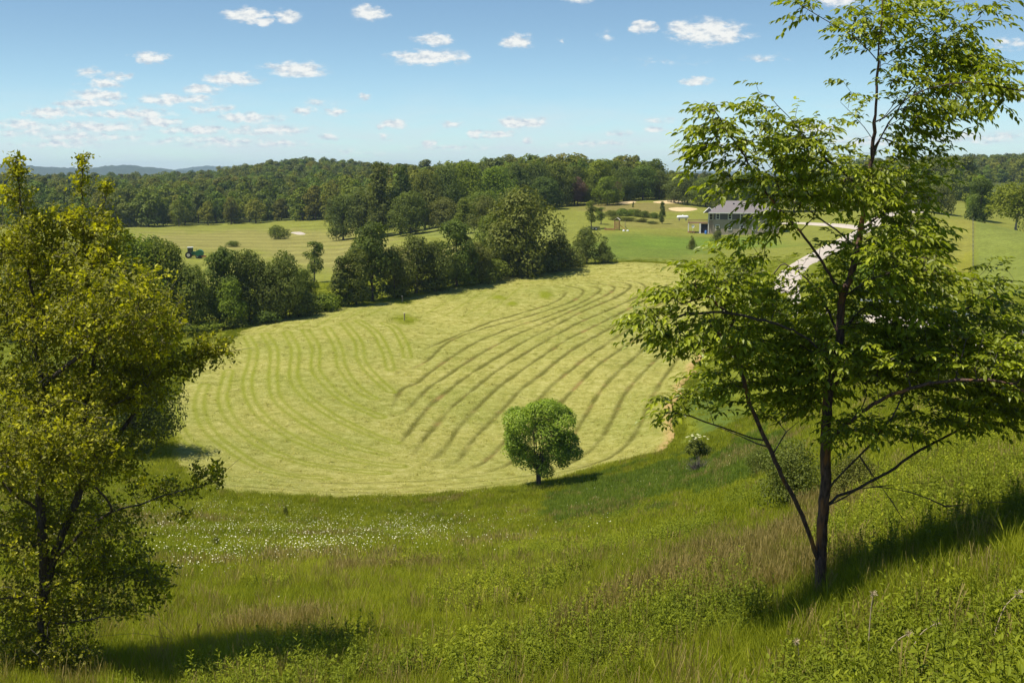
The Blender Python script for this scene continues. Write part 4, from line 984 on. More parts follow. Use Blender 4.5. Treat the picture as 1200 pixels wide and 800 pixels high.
wood = [('poplar',446,266,187,48,340),('poplar',470,262,190,44,345),('broad_mid',428,268,218,50,350),('broad_dark',402,270,226,44,350),('broad_dark',498,262,196,44,350),('broad_dark',522,258,191,50,355),
        ('broad_bright',548,256,186,46,360),('broad_bright',582,254,192,50,365),('broad_mid',565,262,222,46,340),('broad_dark',604,252,188,48,375),('broad_dark',628,246,187,46,380),('broad_mid',652,244,188,46,385),
        ('poplar',545,276,230,36,300),('olive',568,280,226,44,290),('broad_dark',674,240,192,42,395),('broad_bright',704,236,184,44,400),('broad_bright',690,238,196,36,395),('purple',677,238,206,24,388),('purple',723,237,212,16,392),
        ('broad_dark',731,236,194,34,410),('slim',722,236,187,22,415),('broad_mid',752,236,192,42,415),('broad_dark',772,236,198,36,420),('olive',790,237,208,30,400),('olive',806,238,204,34,395),('broad_mid',826,240,206,38,390),
        ('olive',848,243,206,36,380),('broad_mid',872,246,200,44,375),('broad_mid',900,248,204,44,370),('olive',930,250,206,44,365),('broad_mid',962,252,204,44,360),('olive',995,252,208,44,350),('broad_mid',640,246,205,40,370),('broad_bright',712,236,205,34,385),('broad_mid',480,264,222,50,330),('olive',520,262,228,46,335),('broad_mid',600,256,222,44,345)]
for (k, u, vb, vt, w, Y) in wood:
    p = P(u, vb, Y); z = H1(p[0], p[1]); vv = project(p[0], p[1], z)[1]
    put('woodland_tree', k, u, vb, vt, w, 'tall tree of the wood behind the far fields' if k != 'purple' else 'reddish brown leaved tree at the edge of the far wood', G2 if k != 'purple' else 'reddish trees at the edge of the far wood', Y)
put('broadleaf_tree', 'broad_dark_b', 1148, 261, 206, 38, 'dark narrow tree standing on the crest of the right hill', None, 290)
put('broadleaf_tree', 'broad_bright', 1146, 258, 203, 32, 'yellow green tree whose top shows behind the dark hill tree', None, 320)
put('broadleaf_tree', 'pale_trunk', 1190, 271, 209, 72, 'spreading light green tree with pale trunk at the right edge', None, 262)
put('broadleaf_tree', 'olive', 1100, 250, 212, 40, 'olive tree left of the dark hill tree', None, 330)
put('broadleaf_tree', 'broad_mid', 1072, 250, 208, 44, 'green tree behind the foreground trunk on the right', None, 335)
put('broadleaf_tree', 'olive', 1035, 248, 205, 44, 'olive tree beyond the bend of the road', None, 345)
put('broadleaf_tree', 'broad_mid', 1225, 275, 205, 70, 'green tree just outside the right edge', None, 270)
put('yard_tree', 'slim', 693, 268, 233, 20, 'slender tree beside the dark trailer in the yard'); put('yard_tree', 'slim', 704, 263, 242, 18, 'shorter slender tree right of the trailer')
put('yard_tree', 'cone_dark', 776, 262, 235, 13, 'small dark pointed tree left of the gas tank'); put('yard_tree', 'olive_b', 811, 292, 275, 14, 'round little tree on the lawn before the deck')
put('yard_tree', 'olive_b', 841, 283, 264, 18, 'little tree standing in front of the house wall'); put('yard_tree', 'cone_dark', 742, 243, 236, 4, 'tiny conifer on the bare slope behind the play tower')
for u, vb, w, h in [(716,254,16,9),(728,253,18,10),(740,253,16,9),(748,254,14,10),(757,255,16,9),(768,256,14,8),(735,259,24,6),(752,260,22,5),(722,258,20,6),(764,262,18,4)]:
    put('yard_bush', 'bush_olive' if vb > 256 else 'bush', u, vb, vb - h, w, 'low bush in the thicket behind the play tower', 'bushes in the thicket behind the play tower', cat='bush')
put('field_bush', 'bush', 327, 280, 262, 26, 'round dark bush alone beside the far sandy strip', cat='bush'); put('field_bush', 'bush', 273, 289, 281, 17, 'low dark bush in the pale far field', cat='bush')
GR = 'shrubs on the slope behind the right foreground tree'
for (k, u, vb, vt, w, lab) in [('bush_bright',1018,345,296,64,'bright green shrub below the bend of the road'),('bush_bright',868,330,300,44,'round shrub at the field corner right of the lawn'),('bush_bright',905,372,338,60,'shrub left of the road bend'),
        ('bush',940,410,352,80,'wide green shrub behind the foreground trunk'),('bush_bright',1035,440,384,84,'bright shrub below the guard rail'),('bush',985,400,352,60,'green shrub between trunk and guard rail'),('bush',1110,452,398,80,'dark green shrub under the right branches'),
        ('bush_bright',1165,465,408,80,'bright shrub near the right edge'),('bush',1215,478,430,60,'shrub cut by the right edge')]:
    put('slope_shrub', k, u, vb, vt, w, lab, GR, cat='shrub')
put('slope_shrub', 'fine_bush', 925, 600, 505, 95, 'thin olive shrub left of the foreground trunk', cat='shrub'); put('slope_shrub', 'fine_bush', 1000, 590, 522, 80, 'thin olive shrub right of the foreground trunk', cat='shrub')
put('slope_shrub', 'fine_bush', 890, 560, 520, 40, 'small thin shrub on the slope left of the trunk', cat='shrub')
put('sapling', 'fine_bush', 253, 642, 624, 12, 'small dark sapling among the daisies', cat='sapling'); put('sapling', 'fine_bush', 335, 606, 590, 8, 'tiny sapling nearer the field edge', cat='sapling')

# the round small tree in the middle
def small_tree():
    g = ground(632, 571); h = (571 - 466) / F * g[1] * 1.02; w = 96 / F * g[1]
    rg = np.random.default_rng(42)
    k_ = g[1] / F; C_ = []; R_ = []
    for (pu, pv, pr) in [(610,490,17),(641,481,17),(662,494,15),(605,514,15),(668,514,14),(636,506,20),(612,538,15),(650,532,17),(671,530,11),(630,546,13),(599,503,9),(624,476,11),(655,480,9),(640,550,9),(600,530,9),(660,545,8)]:
        for s_ in (-1, 1):
            dep = s_ * (0.15 + 0.75 * rg.random()) * math.sqrt(max(0, 1 - ((pu - 636) / 50) ** 2)) * 30 * k_
            C_.append([(pu - 632) * k_ + rg.normal() * 3 * k_, dep, (571 - (pv if pv < 525 else pv - 5)) * k_ * 1.03 + rg.normal() * 2 * k_]); R_.append(pr * k_ * (0.8 + 0.3 * rg.random()))
    V, Q, t, C, lr = crown(rg, h, w, 26000, 0.15, 0.17, 30, 'round', 0.5, 0.2, cluster=0.7, spread=0.28, custom=(np.array(C_), np.array(R_)))
    o = empty('small_round_tree', (g[0], g[1], g[2] - 0.05)); tag(o, 'small round bright green tree alone at the near edge of the mown field', 'tree')
    mb = trunk_mb(rg, h, h * 0.022, C, nb=7, cb=0.2, multi=5); mb.tube([(0, 0, -.3), (0, 0, h * .3)], [0.16, 0.09], 8); mb.build('trunk', MAT['bark'], o, smooth=True)
    link('crown', mesh_np('small_round_crown', V, [Q], [MAT['leaf_small']], attrs={'tint': t}), o)
small_tree()
def elder():
    g = ground(817, 540); o = empty('elder_shrub', tuple(g)); tag(o, 'elder shrub topped with flat creamy flower heads on the slope', 'shrub')
    rg = np.random.default_rng(8); V, Q, t, C, lr = crown(rg, 1.9, 2.0, 2600, 0.14, 0.15, 14)
    link('foliage', mesh_np('elder_foliage', V, [Q], [MAT['leaf_mid']], attrs={'tint': t}), o)
    trunk_mb(rg, 1.6, 0.05, C, nb=4, multi=4).build('stem', MAT['bark_grey'], o)
    c = MB()
    for i in range(18):
        a = rg.random() * 6.28; q = math.sqrt(rg.random()) * 0.95; z = 1.95 - 0.35 * q * q + rg.random() * 0.08; s = 0.06 + 0.06 * rg.random()
        x, y = q * math.cos(a), q * math.sin(a); k = 9; an = np.arange(k) * 6.28 / k; rr = s * (0.8 + 0.4 * rg.random(k))
        Vt = [(x, y, z + 0.03)] + [(x + rr[j] * math.cos(an[j]), y + rr[j] * math.sin(an[j]), z + 0.02 * rg.random()) for j in range(k)]; c.add(Vt, [], [[0, j + 1, (j + 1) % k + 1] for j in range(k)])
    c.build('flower_head', plain_mat('elder_flower', (0.55, 0.54, 0.28), 0.8, 0.1, 20), o)
    g = ground(819, 553); o = empty('dead_shrub', tuple(g)); tag(o, 'leafless grey twiggy shrub below the elder', 'shrub'); c = MB()
    for i in range(260):
        d = rg.normal(size=3); d[2] = abs(d[2]) + 0.5; d /= np.linalg.norm(d); L_ = 0.5 + 0.6 * rg.random(); p0 = rg.normal(size=3) * 0.15; p0[2] = 0
        c.tube([p0, p0 + d * L_ * 0.5, p0 + d * L_ + rg.normal(size=3) * 0.15], [0.012, 0.009, 0.004], 3, cap=False)
    c.build('twigs', MAT['bark_grey'], o)
elder()

for (k, u, vb, vt, w, lab) in [('broad_mid', 178, 384, 272, 66, 'green tree in the thick group left of the dark pair'), ('olive', 314, 376, 302, 50, 'low olive tree filling the gap right of the dark pair'), ('broad_bright', 272, 384, 322, 46, 'low bright green tree at the foot of the dark pair'),
        ('broad_dark_b', 418, 358, 288, 40, 'dark tree pressed against the left side of the tall green tree'), ('broad_dark', 462, 350, 284, 48, 'dark low tree between the tall green and the rounded dark one'), ('broad_dark', 510, 342, 278, 46, 'dark low tree between the two darkest trees'),
        ('olive', 558, 333, 280, 48, 'thin reddish stemmed tree right of the tall dark narrow tree'), ('broad_mid', 354, 366, 312, 42, 'round green tree below the slim lone tree'), ('broad_mid', 226, 386, 306, 56, 'green tree rising behind the dark pair'), ('olive', 600, 322, 262, 60, 'olive tree low in front of the biggest olive tree')]:
    put('broadleaf_tree', k, u, vb, vt, w, lab, G1)
# ------------------------------------------------------------------ instancing for what nobody could count
def gn_scatter(name, protos, pts, rot, scl, idx, label=None, kind='stuff'):
    coll = bpy.data.collections.new(name + '_kinds')
    for i, me in enumerate(protos):
        o = bpy.data.objects.new('%s_kind_%02d' % (name, i), me); coll.objects.link(o)
    me = bpy.data.meshes.new(name); me.vertices.add(len(pts)); me.vertices.foreach_set('co', np.asarray(pts, np.float32).ravel())
    a = me.attributes.new('rot', 'FLOAT_VECTOR', 'POINT'); a.data.foreach_set('vector', np.asarray(rot, np.float32).ravel())
    scl = np.asarray(scl, np.float32)
    if scl.ndim == 1: scl = np.repeat(scl[:, None], 3, 1)
    a = me.attributes.new('scl', 'FLOAT_VECTOR', 'POINT'); a.data.foreach_set('vector', np.ascontiguousarray(scl).ravel())
    a = me.attributes.new('vi', 'INT', 'POINT'); a.data.foreach_set('value', np.asarray(idx, np.int32))
    o = link(name, me); ng = bpy.data.node_groups.new(name, 'GeometryNodeTree')
    ng.interface.new_socket('Geometry', in_out='INPUT', socket_type='NodeSocketGeometry'); ng.interface.new_socket('Geometry', in_out='OUTPUT', socket_type='NodeSocketGeometry')
    N = ng.nodes; L = ng.links; gi = N.new('NodeGroupInput'); go = N.new('NodeGroupOutput')
    ci = N.new('GeometryNodeCollectionInfo'); ci.inputs['Collection'].default_value = coll; ci.inputs['Separate Children'].default_value = True; ci.inputs['Reset Children'].default_value = True
    ip = N.new('GeometryNodeInstanceOnPoints'); ip.inputs['Pick Instance'].default_value = True
    def na(n, t):
        q = N.new('GeometryNodeInputNamedAttribute'); q.data_type = t; q.inputs['Name'].default_value = n; return q.outputs['Attribute']
    L.new(gi.outputs[0], ip.inputs['Points']); L.new(ci.outputs[0], ip.inputs['Instance']); L.new(na('vi', 'INT'), ip.inputs['Instance Index'])
    L.new(na('rot', 'FLOAT_VECTOR'), ip.inputs['Rotation']); L.new(na('scl', 'FLOAT_VECTOR'), ip.inputs['Scale']); L.new(ip.outputs[0], go.inputs[0])
    md = o.modifiers.new('scatter', 'NODES'); md.node_group = ng
    tag(o, label, None, None, kind); return o

# far woods
FK = []
for i in range(7):
    me = make_tree_mesh('forest_%d' % i, 100 + i, 12 + (i % 3), 8.5 + (i % 2) * 2, 1500, 0.78, ['leaf_forest', 'leaf_forest', 'leaf_olive', 'leaf_dark', 'leaf_mid', 'leaf_forest', 'leaf_bright'][i], 'bark', cb=-0.02, lobes=20, nb=3, joined=True, shape=('round', 'column')[i % 2]); FK.append(me)
def far_woods():
    rg = np.random.default_rng(77); pts = []
    def zone(u0, u1, y0f, y1, sp, n):
        u = u0 + (u1 - u0) * rg.random(n); a = (u - 600) / F
        ya = np.interp(u, *y0f); y = np.sqrt(ya ** 2 + (y1 ** 2 - ya ** 2) * rg.random(n)); return np.column_stack([a * y, y])
    cand = np.vstack([zone(-120, 470, ([-120, 100, 180, 250, 330, 400, 430, 470], [452, 455, 458, 470, 480, 455, 400, 380]), 1180, 7, 15000),
                      zone(430, 830, ([430, 500, 600, 700, 780, 830], [375, 372, 385, 415, 430, 440]), 560, 7, 2600), zone(440, 830, ([440, 830], [560, 560]), 960, 7, 3500),
                      zone(780, 1120, ([780, 1120], [440, 420]), 620, 7, 900),
                      zone(930, 1350, ([930, 1350], [760, 700]), 1330, 7, 9000), zone(1040, 1140, ([1040, 1140], [400, 430]), 560, 7, 120)])
    cell = {}; keep = []
    for x, y in cand:
        k = (int(x // 6.2), int(y // 6.2))
        if any((k[0] + i, k[1] + j) in cell and (cell[(k[0] + i, k[1] + j)][0] - x) ** 2 + (cell[(k[0] + i, k[1] + j)][1] - y) ** 2 < 36 for i in (-1, 0, 1) for j in (-1, 0, 1)): continue
        cell[k] = (x, y); keep.append((x, y))
    XY = np.array(keep); n = len(XY); Z = H(XY[:, 0], XY[:, 1]) - 0.3
    dist = np.hypot(XY[:, 0], XY[:, 1]); order = np.argsort(dist); XY = XY[order]; Z = Z[order]; dist = dist[order]
    rz = rg.random(n) * 6.28; idx = rg.integers(0, len(FK), n)
    sp_n = fbm(XY[:, 0] / 60, XY[:, 1] / 60, 2); idx = np.where(rg.random(n) < 0.5, (sp_n * 7 * 1.6).astype(int) % len(FK), idx)
    h = (0.68 + 0.62 * rg.random(n) ** 1.4) * np.where(dist > 700, 0.95, 1.0)
    # keep low where the photograph shows open sky low over the gap
    u, v = project(XY[:, 0], XY[:, 1], Z); h = np.where((u > 770) & (u < 1000) & (dist > 420), h * 0.6, h)
    w = h * (0.8 + 0.45 * rg.random(n)); ni = 290
    for i in range(ni):
        o = link('forest_tree', FK[idx[i]], None, (XY[i, 0], XY[i, 1], Z[i])); o.rotation_euler = (0, 0, rz[i]); o.scale = (w[i], w[i], h[i])
        tag(o, 'one of the many rounded trees at the front of the far woods', 'tree', 'trees at the front of the far woods')
    s = slice(ni, n)
    gn_scatter('far_woods', FK, np.column_stack([XY[s], Z[s]]), np.column_stack([0 * rz[s], 0 * rz[s], rz[s]]), np.column_stack([w[s], w[s], h[s]]), idx[s], 'dark green mass of woods covering the far hills')
    print('forest', n)
far_woods()

# ------------------------------------------------------------------ the two foreground trees
def grow(rg, skel, targets, step=0.12, arch=0.12, maxd=9):
    """skel: list of (points Nx3, attach index or None); returns nodes, parents, leaf tips"""
    pos = []; par = []
    for pts, at in skel:
        pts = smooth_line(pts, 6)
        d = np.concatenate([[0], np.cumsum(np.linalg.norm(np.diff(pts, axis=0), axis=1))]); n = max(2, int(d[-1] / step))
        q = np.column_stack([np.interp(np.linspace(0, d[-1], n), d, pts[:, k]) for k in range(3)])
        q[1:-1] += rg.normal(size=(n - 2, 3)) * 0.008
        if not pos: prev = -1
        else:
            A = np.array(pos); prev = int(np.argmin(((A - q[0]) ** 2).sum(1))); q = q[1:]
        for p in q: pos.append(p); par.append(prev); prev = len(pos) - 1
    nsk = len(pos); pos = list(pos)
    A = np.array(pos); dd = np.array([np.min(((A - t) ** 2).sum(1)) for t in targets]); order = np.argsort(dd)
    buf = np.zeros((nsk + len(targets) * 40, 3)); buf[:nsk] = A; m = nsk; tips = []
    # path length from the root keeps twigs from running back to the trunk base
    plen = [0.0] * nsk
    for i in range(nsk): plen[i] = 0 if par[i] < 0 else plen[par[i]] + np.linalg.norm(buf[i] - buf[par[i]])
    for ti in order:
        t = targets[ti]; d = np.sqrt(((buf[:m] - t) ** 2).sum(1)); cost = d + 0.15 * np.array(plen) + np.where(buf[:m, 2] > t[2] + 0.25, 0.5, 0)
        j = int(np.argmin(cost)); L_ = d[j]
        if L_ < 0.05: tips.append(j); continue
        base = buf[j]; pdir = norm(base - buf[par[j]]) if par[j] >= 0 else np.array([0, 0, 1.0])
        c = base + pdir * L_ * 0.35 + np.array([0, 0, arch * L_]) ; n = max(2, int(L_ / step))
        prev = j
        for k in range(1, n + 1):
            s = k / n; p = (1 - s) ** 2 * base + 2 * s * (1 - s) * c + s * s * t + (rg.normal(size=3) * 0.010 if k < n else 0)
            buf[m] = p; par.append(prev); plen.append(plen[prev] + L_ / n); prev = m; m += 1
        tips.append(prev)
    return buf[:m].copy(), np.array(par), np.array(tips), nsk
def wood_mesh(pos, par, tips, r_tip, expo, floor_r=None, cap_r=None, thick=0.03):
    n = len(pos); acc = np.zeros(n)
    kids = [[] for _ in range(n)]
    for i in range(n):
        if par[i] >= 0: kids[par[i]].append(i)
    for i in range(n - 1, -1, -1):
        if acc[i] == 0: acc[i] = r_tip ** expo
        if par[i] >= 0: acc[par[i]] += acc[i] if True else 0
    rad = acc ** (1 / expo)
    if cap_r is not None: rad = np.minimum(rad, cap_r)
    if floor_r is not None: rad = np.maximum(rad, floor_r)
    big = MB(); small = MB()
    started = []
    stack = [(-1, 0)]
    while stack:
        p, s = stack.pop(); chain = [p, s] if p >= 0 else [s]; cur = s
        while kids[cur]:
            ks = sorted(kids[cur], key=lambda q: -rad[q]); nxt = ks[0]
            for o in ks[1:]: stack.append((cur, o))
            chain.append(nxt); cur = nxt
        if len(chain) < 2: continue
        pts = pos[chain]; rr = rad[chain].copy()
        if p >= 0: rr[0] = min(rr[0], rr[1] * 1.15)
        r0 = rr.max()
        if len(pts) > 6 and r0 < 0.02:
            sel = np.unique(np.concatenate([np.arange(0, len(pts), 2), [len(pts) - 1]])); pts = pts[sel]; rr = rr[sel]
        (big if r0 > thick else small).tube(pts, rr, 12 if r0 > 0.06 else (7 if r0 > thick else (4 if r0 > 0.010 else 3)), cap=False)
    return big, small, rad
def px3(lst, Y0):
    return np.array([P(u, v, Y0 + dy) for (u, v, dy) in lst])
def blobs(rg, lst, Y0, n, vmin=None):
    w = np.array([b[2] * b[3] * (b[6] if len(b) > 6 else 1) for b in lst], float); k = rg.choice(len(lst), n, p=w / w.sum()); T = []
    for i in k:
        b = lst[i]; d = rand_dir(rg, 1)[0] * rg.random() ** 0.4
        T.append(P(b[0] + d[0] * b[2], b[1] + d[1] * b[3], Y0 + b[4] + d[2] * b[5]))
    return np.array(T)
def build_right_tree():
    rg = np.random.default_rng(21); Y0 = 17.0; base = ground(963, 703, 10, 30); Y0 = base[1]
    sk = [ [(963,712,0),(962,680,0),(962,640,.02),(965,600,.03),(968,560,0),(967,520,-.03),(970,470,0),(977,430,.05),(984,397,.05),(987,350,.0),(996,326,0),(1008,270,.1),(1015,235,.1),(1020,200,.1),(1024,160,.05),(1027,110,0),(1030,60,-.05),(1033,10,-.1),(1036,-40,-.1)],
           [(958,660,0),(948,625,-.1),(936,595,-.15),(918,560,-.25),(900,520,-.35),(885,490,-.4),(876,465,-.45),(868,430,-.5),(855,405,-.6),(842,392,-.7)],
           [(899,520,-.35),(880,513,-.4),(851,503,-.5),(814,490,-.6),(790,484,-.7),(760,478,-.75)],
           [(905,530,-.3),(915,510,-.3),(935,500,-.25)],
           [(986,352,0),(980,335,-.1),(960,302,-.3),(932,264,-.5),(905,235,-.7),(885,205,-.9),(870,180,-1.0),(850,150,-1.1),(832,122,-1.1)],
           [(984,397,.05),(975,375,.1),(960,345,.25),(938,320,.5),(912,305,.7)],
           [(976,430,0),(955,405,-.5),(925,385,-.9),(880,372,-1.3),(835,365,-1.5),(790,372,-1.6),(755,380,-1.7)],
           [(970,480,0),(945,455,.4),(915,440,.7),(880,430,.9)],
           [(972,455,0),(1010,430,.1),(1045,408,.25),(1082,388,.4),(1120,368,.5),(1165,345,.6)],
           [(970,520,0),(1000,490,-.5),(1040,465,-.9),(1085,450,-1.2),(1140,445,-1.4),(1190,450,-1.5)],
           [(969,595,0),(985,580,.05),(1010,570,.1),(1045,550,.2),(1082,525,.35),(1120,505,.5),(1160,490,.6)],
           [(970,575,0),(985,555,-.2),(1006,535,-.3),(1025,515,-.4),(1045,490,-.6)],
           [(1010,268,.1),(1035,250,.4),(1062,225,.7),(1085,205,.9),(1110,190,1.0)],
           [(1022,180,.05),(1045,140,.2),(1065,110,.3),(1085,80,.3),(1105,60,.3),(1135,30,.3)],
           [(1024,150,0),(1050,125,-.4),(1085,105,-.7),(1125,98,-.9),(1165,100,-1.0),(1195,108,-1.1)],
           [(1029,75,0),(1010,50,.1),(985,35,.2),(960,20,.25),(935,5,.3)],
           [(1024,165,0),(1005,140,-.2),(985,120,-.3)],
           [(1000,310,0),(1030,305,-.5),(1060,300,-.9),(1095,305,-1.2)],
           [(1005,290,0),(970,262,.6),(935,240,.9),(900,215,1.1)],
           [(984,392,0),(1010,365,.8),(1050,340,1.3),(1095,330,1.6)],
           [(1017,225,.1),(985,200,-.5),(955,175,-.9),(935,150,-1.2),(905,115,-1.3)],
           [(988,350,0),(1015,330,-.9),(1050,318,-1.4)] ]
    skel = [(px3(s, Y0), None) for s in sk]
    B = [(945,8,26,14,.3,.3),(1008,28,46,26,.1,.6),(1062,8,60,22,.2,.7),(1105,55,56,34,.3,.6),(1150,108,44,22,-.8,.5),(1085,105,48,34,-.3,.6),(1078,150,44,28,.0,.6),(1165,95,35,25,-.9,.4),(1150,20,45,16,.2,.5,.6),
         (1040,60,30,50,0,.5,.35),(990,92,12,9,.2,.2,.6),(1008,125,16,12,-.2,.2,.8),(1120,75,40,25,.3,.5),(1060,170,30,18,.2,.4,.6),(1130,140,22,14,0,.3,.6),(1175,70,26,16,0,.3,.5),
         (825,122,16,12,-1.1,.3,1.3),(838,155,34,34,-1.0,.5),(815,170,18,24,-1.0,.3),(890,125,22,20,-1.3,.4,1.2),(905,170,48,34,-.8,.6),(958,158,36,26,-.9,.5),(950,200,58,34,-.5,.8),(1020,205,44,30,.1,.7),(1058,222,40,36,.6,.7),
         (1100,192,24,12,.9,.4),(862,208,44,20,-1.0,.6),(918,226,46,18,-.6,.8),(1000,232,64,20,.1,1.0),(1050,250,40,22,.5,.8),(912,256,24,15,-.4,.5),(1060,275,46,30,0,1.0),(958,300,26,8,-.2,.5,.4),(1060,325,44,24,-.8,.8),(1095,318,30,16,-1.0,.5),(1000,225,50,22,-.8,.6),
         (868,292,34,12,0,.7),(985,310,30,14,.4,.8),(835,330,52,30,-1.2,.6),(790,345,34,16,-1.4,.4),(762,378,34,18,-1.6,.4,1.2),(800,395,44,16,-1.5,.5),(850,385,46,30,-.9,.8),(895,352,50,22,-.2,1.0),(975,345,40,20,.4,.9),(1020,345,40,28,.3,1.0),(1080,365,50,30,-.4,1.0),(1050,395,60,26,.4,1.0),(1140,400,50,26,-.3,1.0),(1000,415,50,24,-.6,.9),(960,430,60,26,.6,.9),(1170,455,40,24,-.6,.8),(1110,455,60,18,.4,.9),(920,470,46,20,.3,.7),
         (842,455,52,20,-.5,.5),(790,474,30,8,-.7,.3,1.4),(885,425,50,34,.2,.9),(945,450,50,30,.2,.8),(945,395,46,36,.3,.9),(1000,500,48,20,-.4,.6),(1035,430,50,28,-.4,.9),(1095,425,58,26,-.6,.9),(1118,375,56,24,.5,.8),
         (1165,345,34,16,.6,.5,.6),(1175,425,42,34,-1.2,.6),(1140,480,58,22,.2,.8),(1188,480,28,20,.3,.6),(1075,500,40,12,.3,.5),(1010,375,40,24,.8,.8,.7),(1230,440,40,50,-1.2,.8),(1230,360,40,30,.6,.6),(1240,100,30,30,-.9,.4),
         (930,180,40,30,.8,.6),(1095,290,24,24,.8,.6),(1030,290,30,24,-1.2,.5),(880,340,40,24,.9,.5),(1150,400,40,20,1.0,.6)]
    T = blobs(rg, [b if b[1] < 262 else (b[0], b[1], b[2], b[3], b[4], b[5], (b[6] if len(b) > 6 else 1) * 1.4) for b in B + [(928,322,26,10,.3,.5,.6),(985,282,24,10,-.5,.5,.5),(1085,385,60,18,.3,.9,.8),(1160,395,50,20,.5,.8,.9),(880,262,22,10,-.6,.5,.7),(870,400,60,30,-.3,.9,.7),(930,380,50,30,.5,.9,.7),(1150,330,44,22,-.5,.8,.8),(1185,375,30,24,-.4,.6,.9)]], Y0, 5300)
    ax_ = np.hypot(T[:, 0] - base[0], T[:, 1] - base[1]); zz = T[:, 2] + 0.12 * ax_      # tiers that dip outwards
    tier = 0.27; ph = 0.10 * np.sin(np.arctan2(T[:, 1] - base[1], T[:, 0] - base[0]) * 3)
    zt = np.round((zz + ph) / tier) * tier - ph; T[:, 2] = zt - 0.12 * ax_ + rg.normal(size=len(T)) * 0.055
    dead = [ [(974,597,0),(1004,574,-.1),(1045,571,-.2),(1078,581,-.3),(1109,593,-.4),(1150,608,-.45),(1184,625,-.5)], [(1030,571,-.2),(1060,566,-.1),(1100,565,0)],[(1004,535,-.3),(1030,565,-.4),(1050,595,-.5),(1062,612,-.5)],[(1109,593,-.4),(1140,590,-.4),(1180,588,-.5)],[(906,526,-.3),(885,518,-.1),(860,508,.1),(838,500,.2)] ]
    skel += [(px3(s, Y0), None) for s in dead]
    pos, par, tips, nsk = grow(rg, skel, T, arch=0.04)
    z = pos[:, 2] - base[2]
    # girth by height on the traced stems
    cap = np.interp(z, [0, .4, 1.5, 3, 4.5, 6, 8, 9.5], [.20, .125, .105, .085, .06, .038, .022, .012])
    n1 = sum(len(q) for q in [0]) if False else 0
    root_ids = np.zeros(len(pos), bool); main = [smooth_line(px3(s, Y0), 6) for s in sk[:2]]
    for ml in main: root_ids |= (((pos[:, None] - ml[None]) ** 2).sum(-1).min(1) < 0.08 ** 2)
    cap = np.where(root_ids, cap, cap * 0.42); cap[:] = np.where((pos[:, 0] < P(955, 500, Y0)[0]) & (z < 4.5), np.minimum(cap, 0.062), cap)
    fl = np.zeros(len(pos))
    for dl in dead:
        q = smooth_line(px3(dl, Y0), 6); d2 = ((pos[:nsk, None] - q[None]) ** 2).sum(-1); mm = d2.min(1) < 0.03 ** 2; s_ = d2.argmin(1) / len(q)
        fl[:nsk][mm] = np.maximum(fl[:nsk][mm], 0.014 - 0.010 * s_[mm])
    big, small, rad = wood_mesh(pos, par, tips, 0.0030, 2.25, fl, cap)
    o = empty('foreground_tree', tuple(base)); tag(o, 'foreground tree with two dark stems and drooping pointed leaves on the right slope', 'tree')
    off = base
    for mb in (big, small): mb.V = [v - off for v in mb.V]
    big.build('trunk', MAT['bark_red'], o, smooth=True); small.build('branches', MAT['bark'], o, smooth=True)
    # leaf sprays: alternate leaves along each outer twig, tips hanging
    LP = []; LA = []; LN = []; LS = []; LT = []
    for t in tips:
        chain = [t]
        while par[chain[-1]] >= 0 and len(chain) < 4: chain.append(par[chain[-1]])
        p = pos[chain]; d = norm(p[0] - p[-1]); d[2] *= 0.3; d = norm(d); side = norm(np.cross(d, [0, 0, 1.0])); m = 7 + int(rg.random() * 4); tone = rg.random()
        ext = 0.26 + 0.14 * rg.random()
        for k in range(m):
            s = k / (m - 1); sgn = 1 if k % 2 else -1
            q = p[0] + d * (s - 0.35) * ext + np.array([0, 0, -0.07 * s * s]) + rg.normal(size=3) * 0.012
            a = d * (0.55 + 0.5 * s) + side * sgn * (1.0 - 0.55 * s) + np.array([0, 0, -0.22 - 0.40 * rg.random()]) + rg.normal(size=3) * 0.20
            nn = np.array([0, 0, 1.0]) + side * sgn * 0.25 + rg.normal(size=3) * 0.28
            LP.append(q); LA.append(a); LN.append(nn); LS.append(0.070 + 0.070 * rg.random()); LT.append(np.clip(0.05 + 0.45 * tone + 0.35 * rg.random() + 0.15 * s, 0, 1))
    LP = np.array(LP) - off; V, Q = leaves7(LP, norm(np.array(LA)), norm(np.array(LN)), np.array(LS), 0.42, 0.09, 0.24)
    link('crown', mesh_np('foreground_crown', V, [Q], [MAT['leaf_right']], attrs={'tint': np.repeat(np.array(LT), 7)}), o)
build_right_tree()
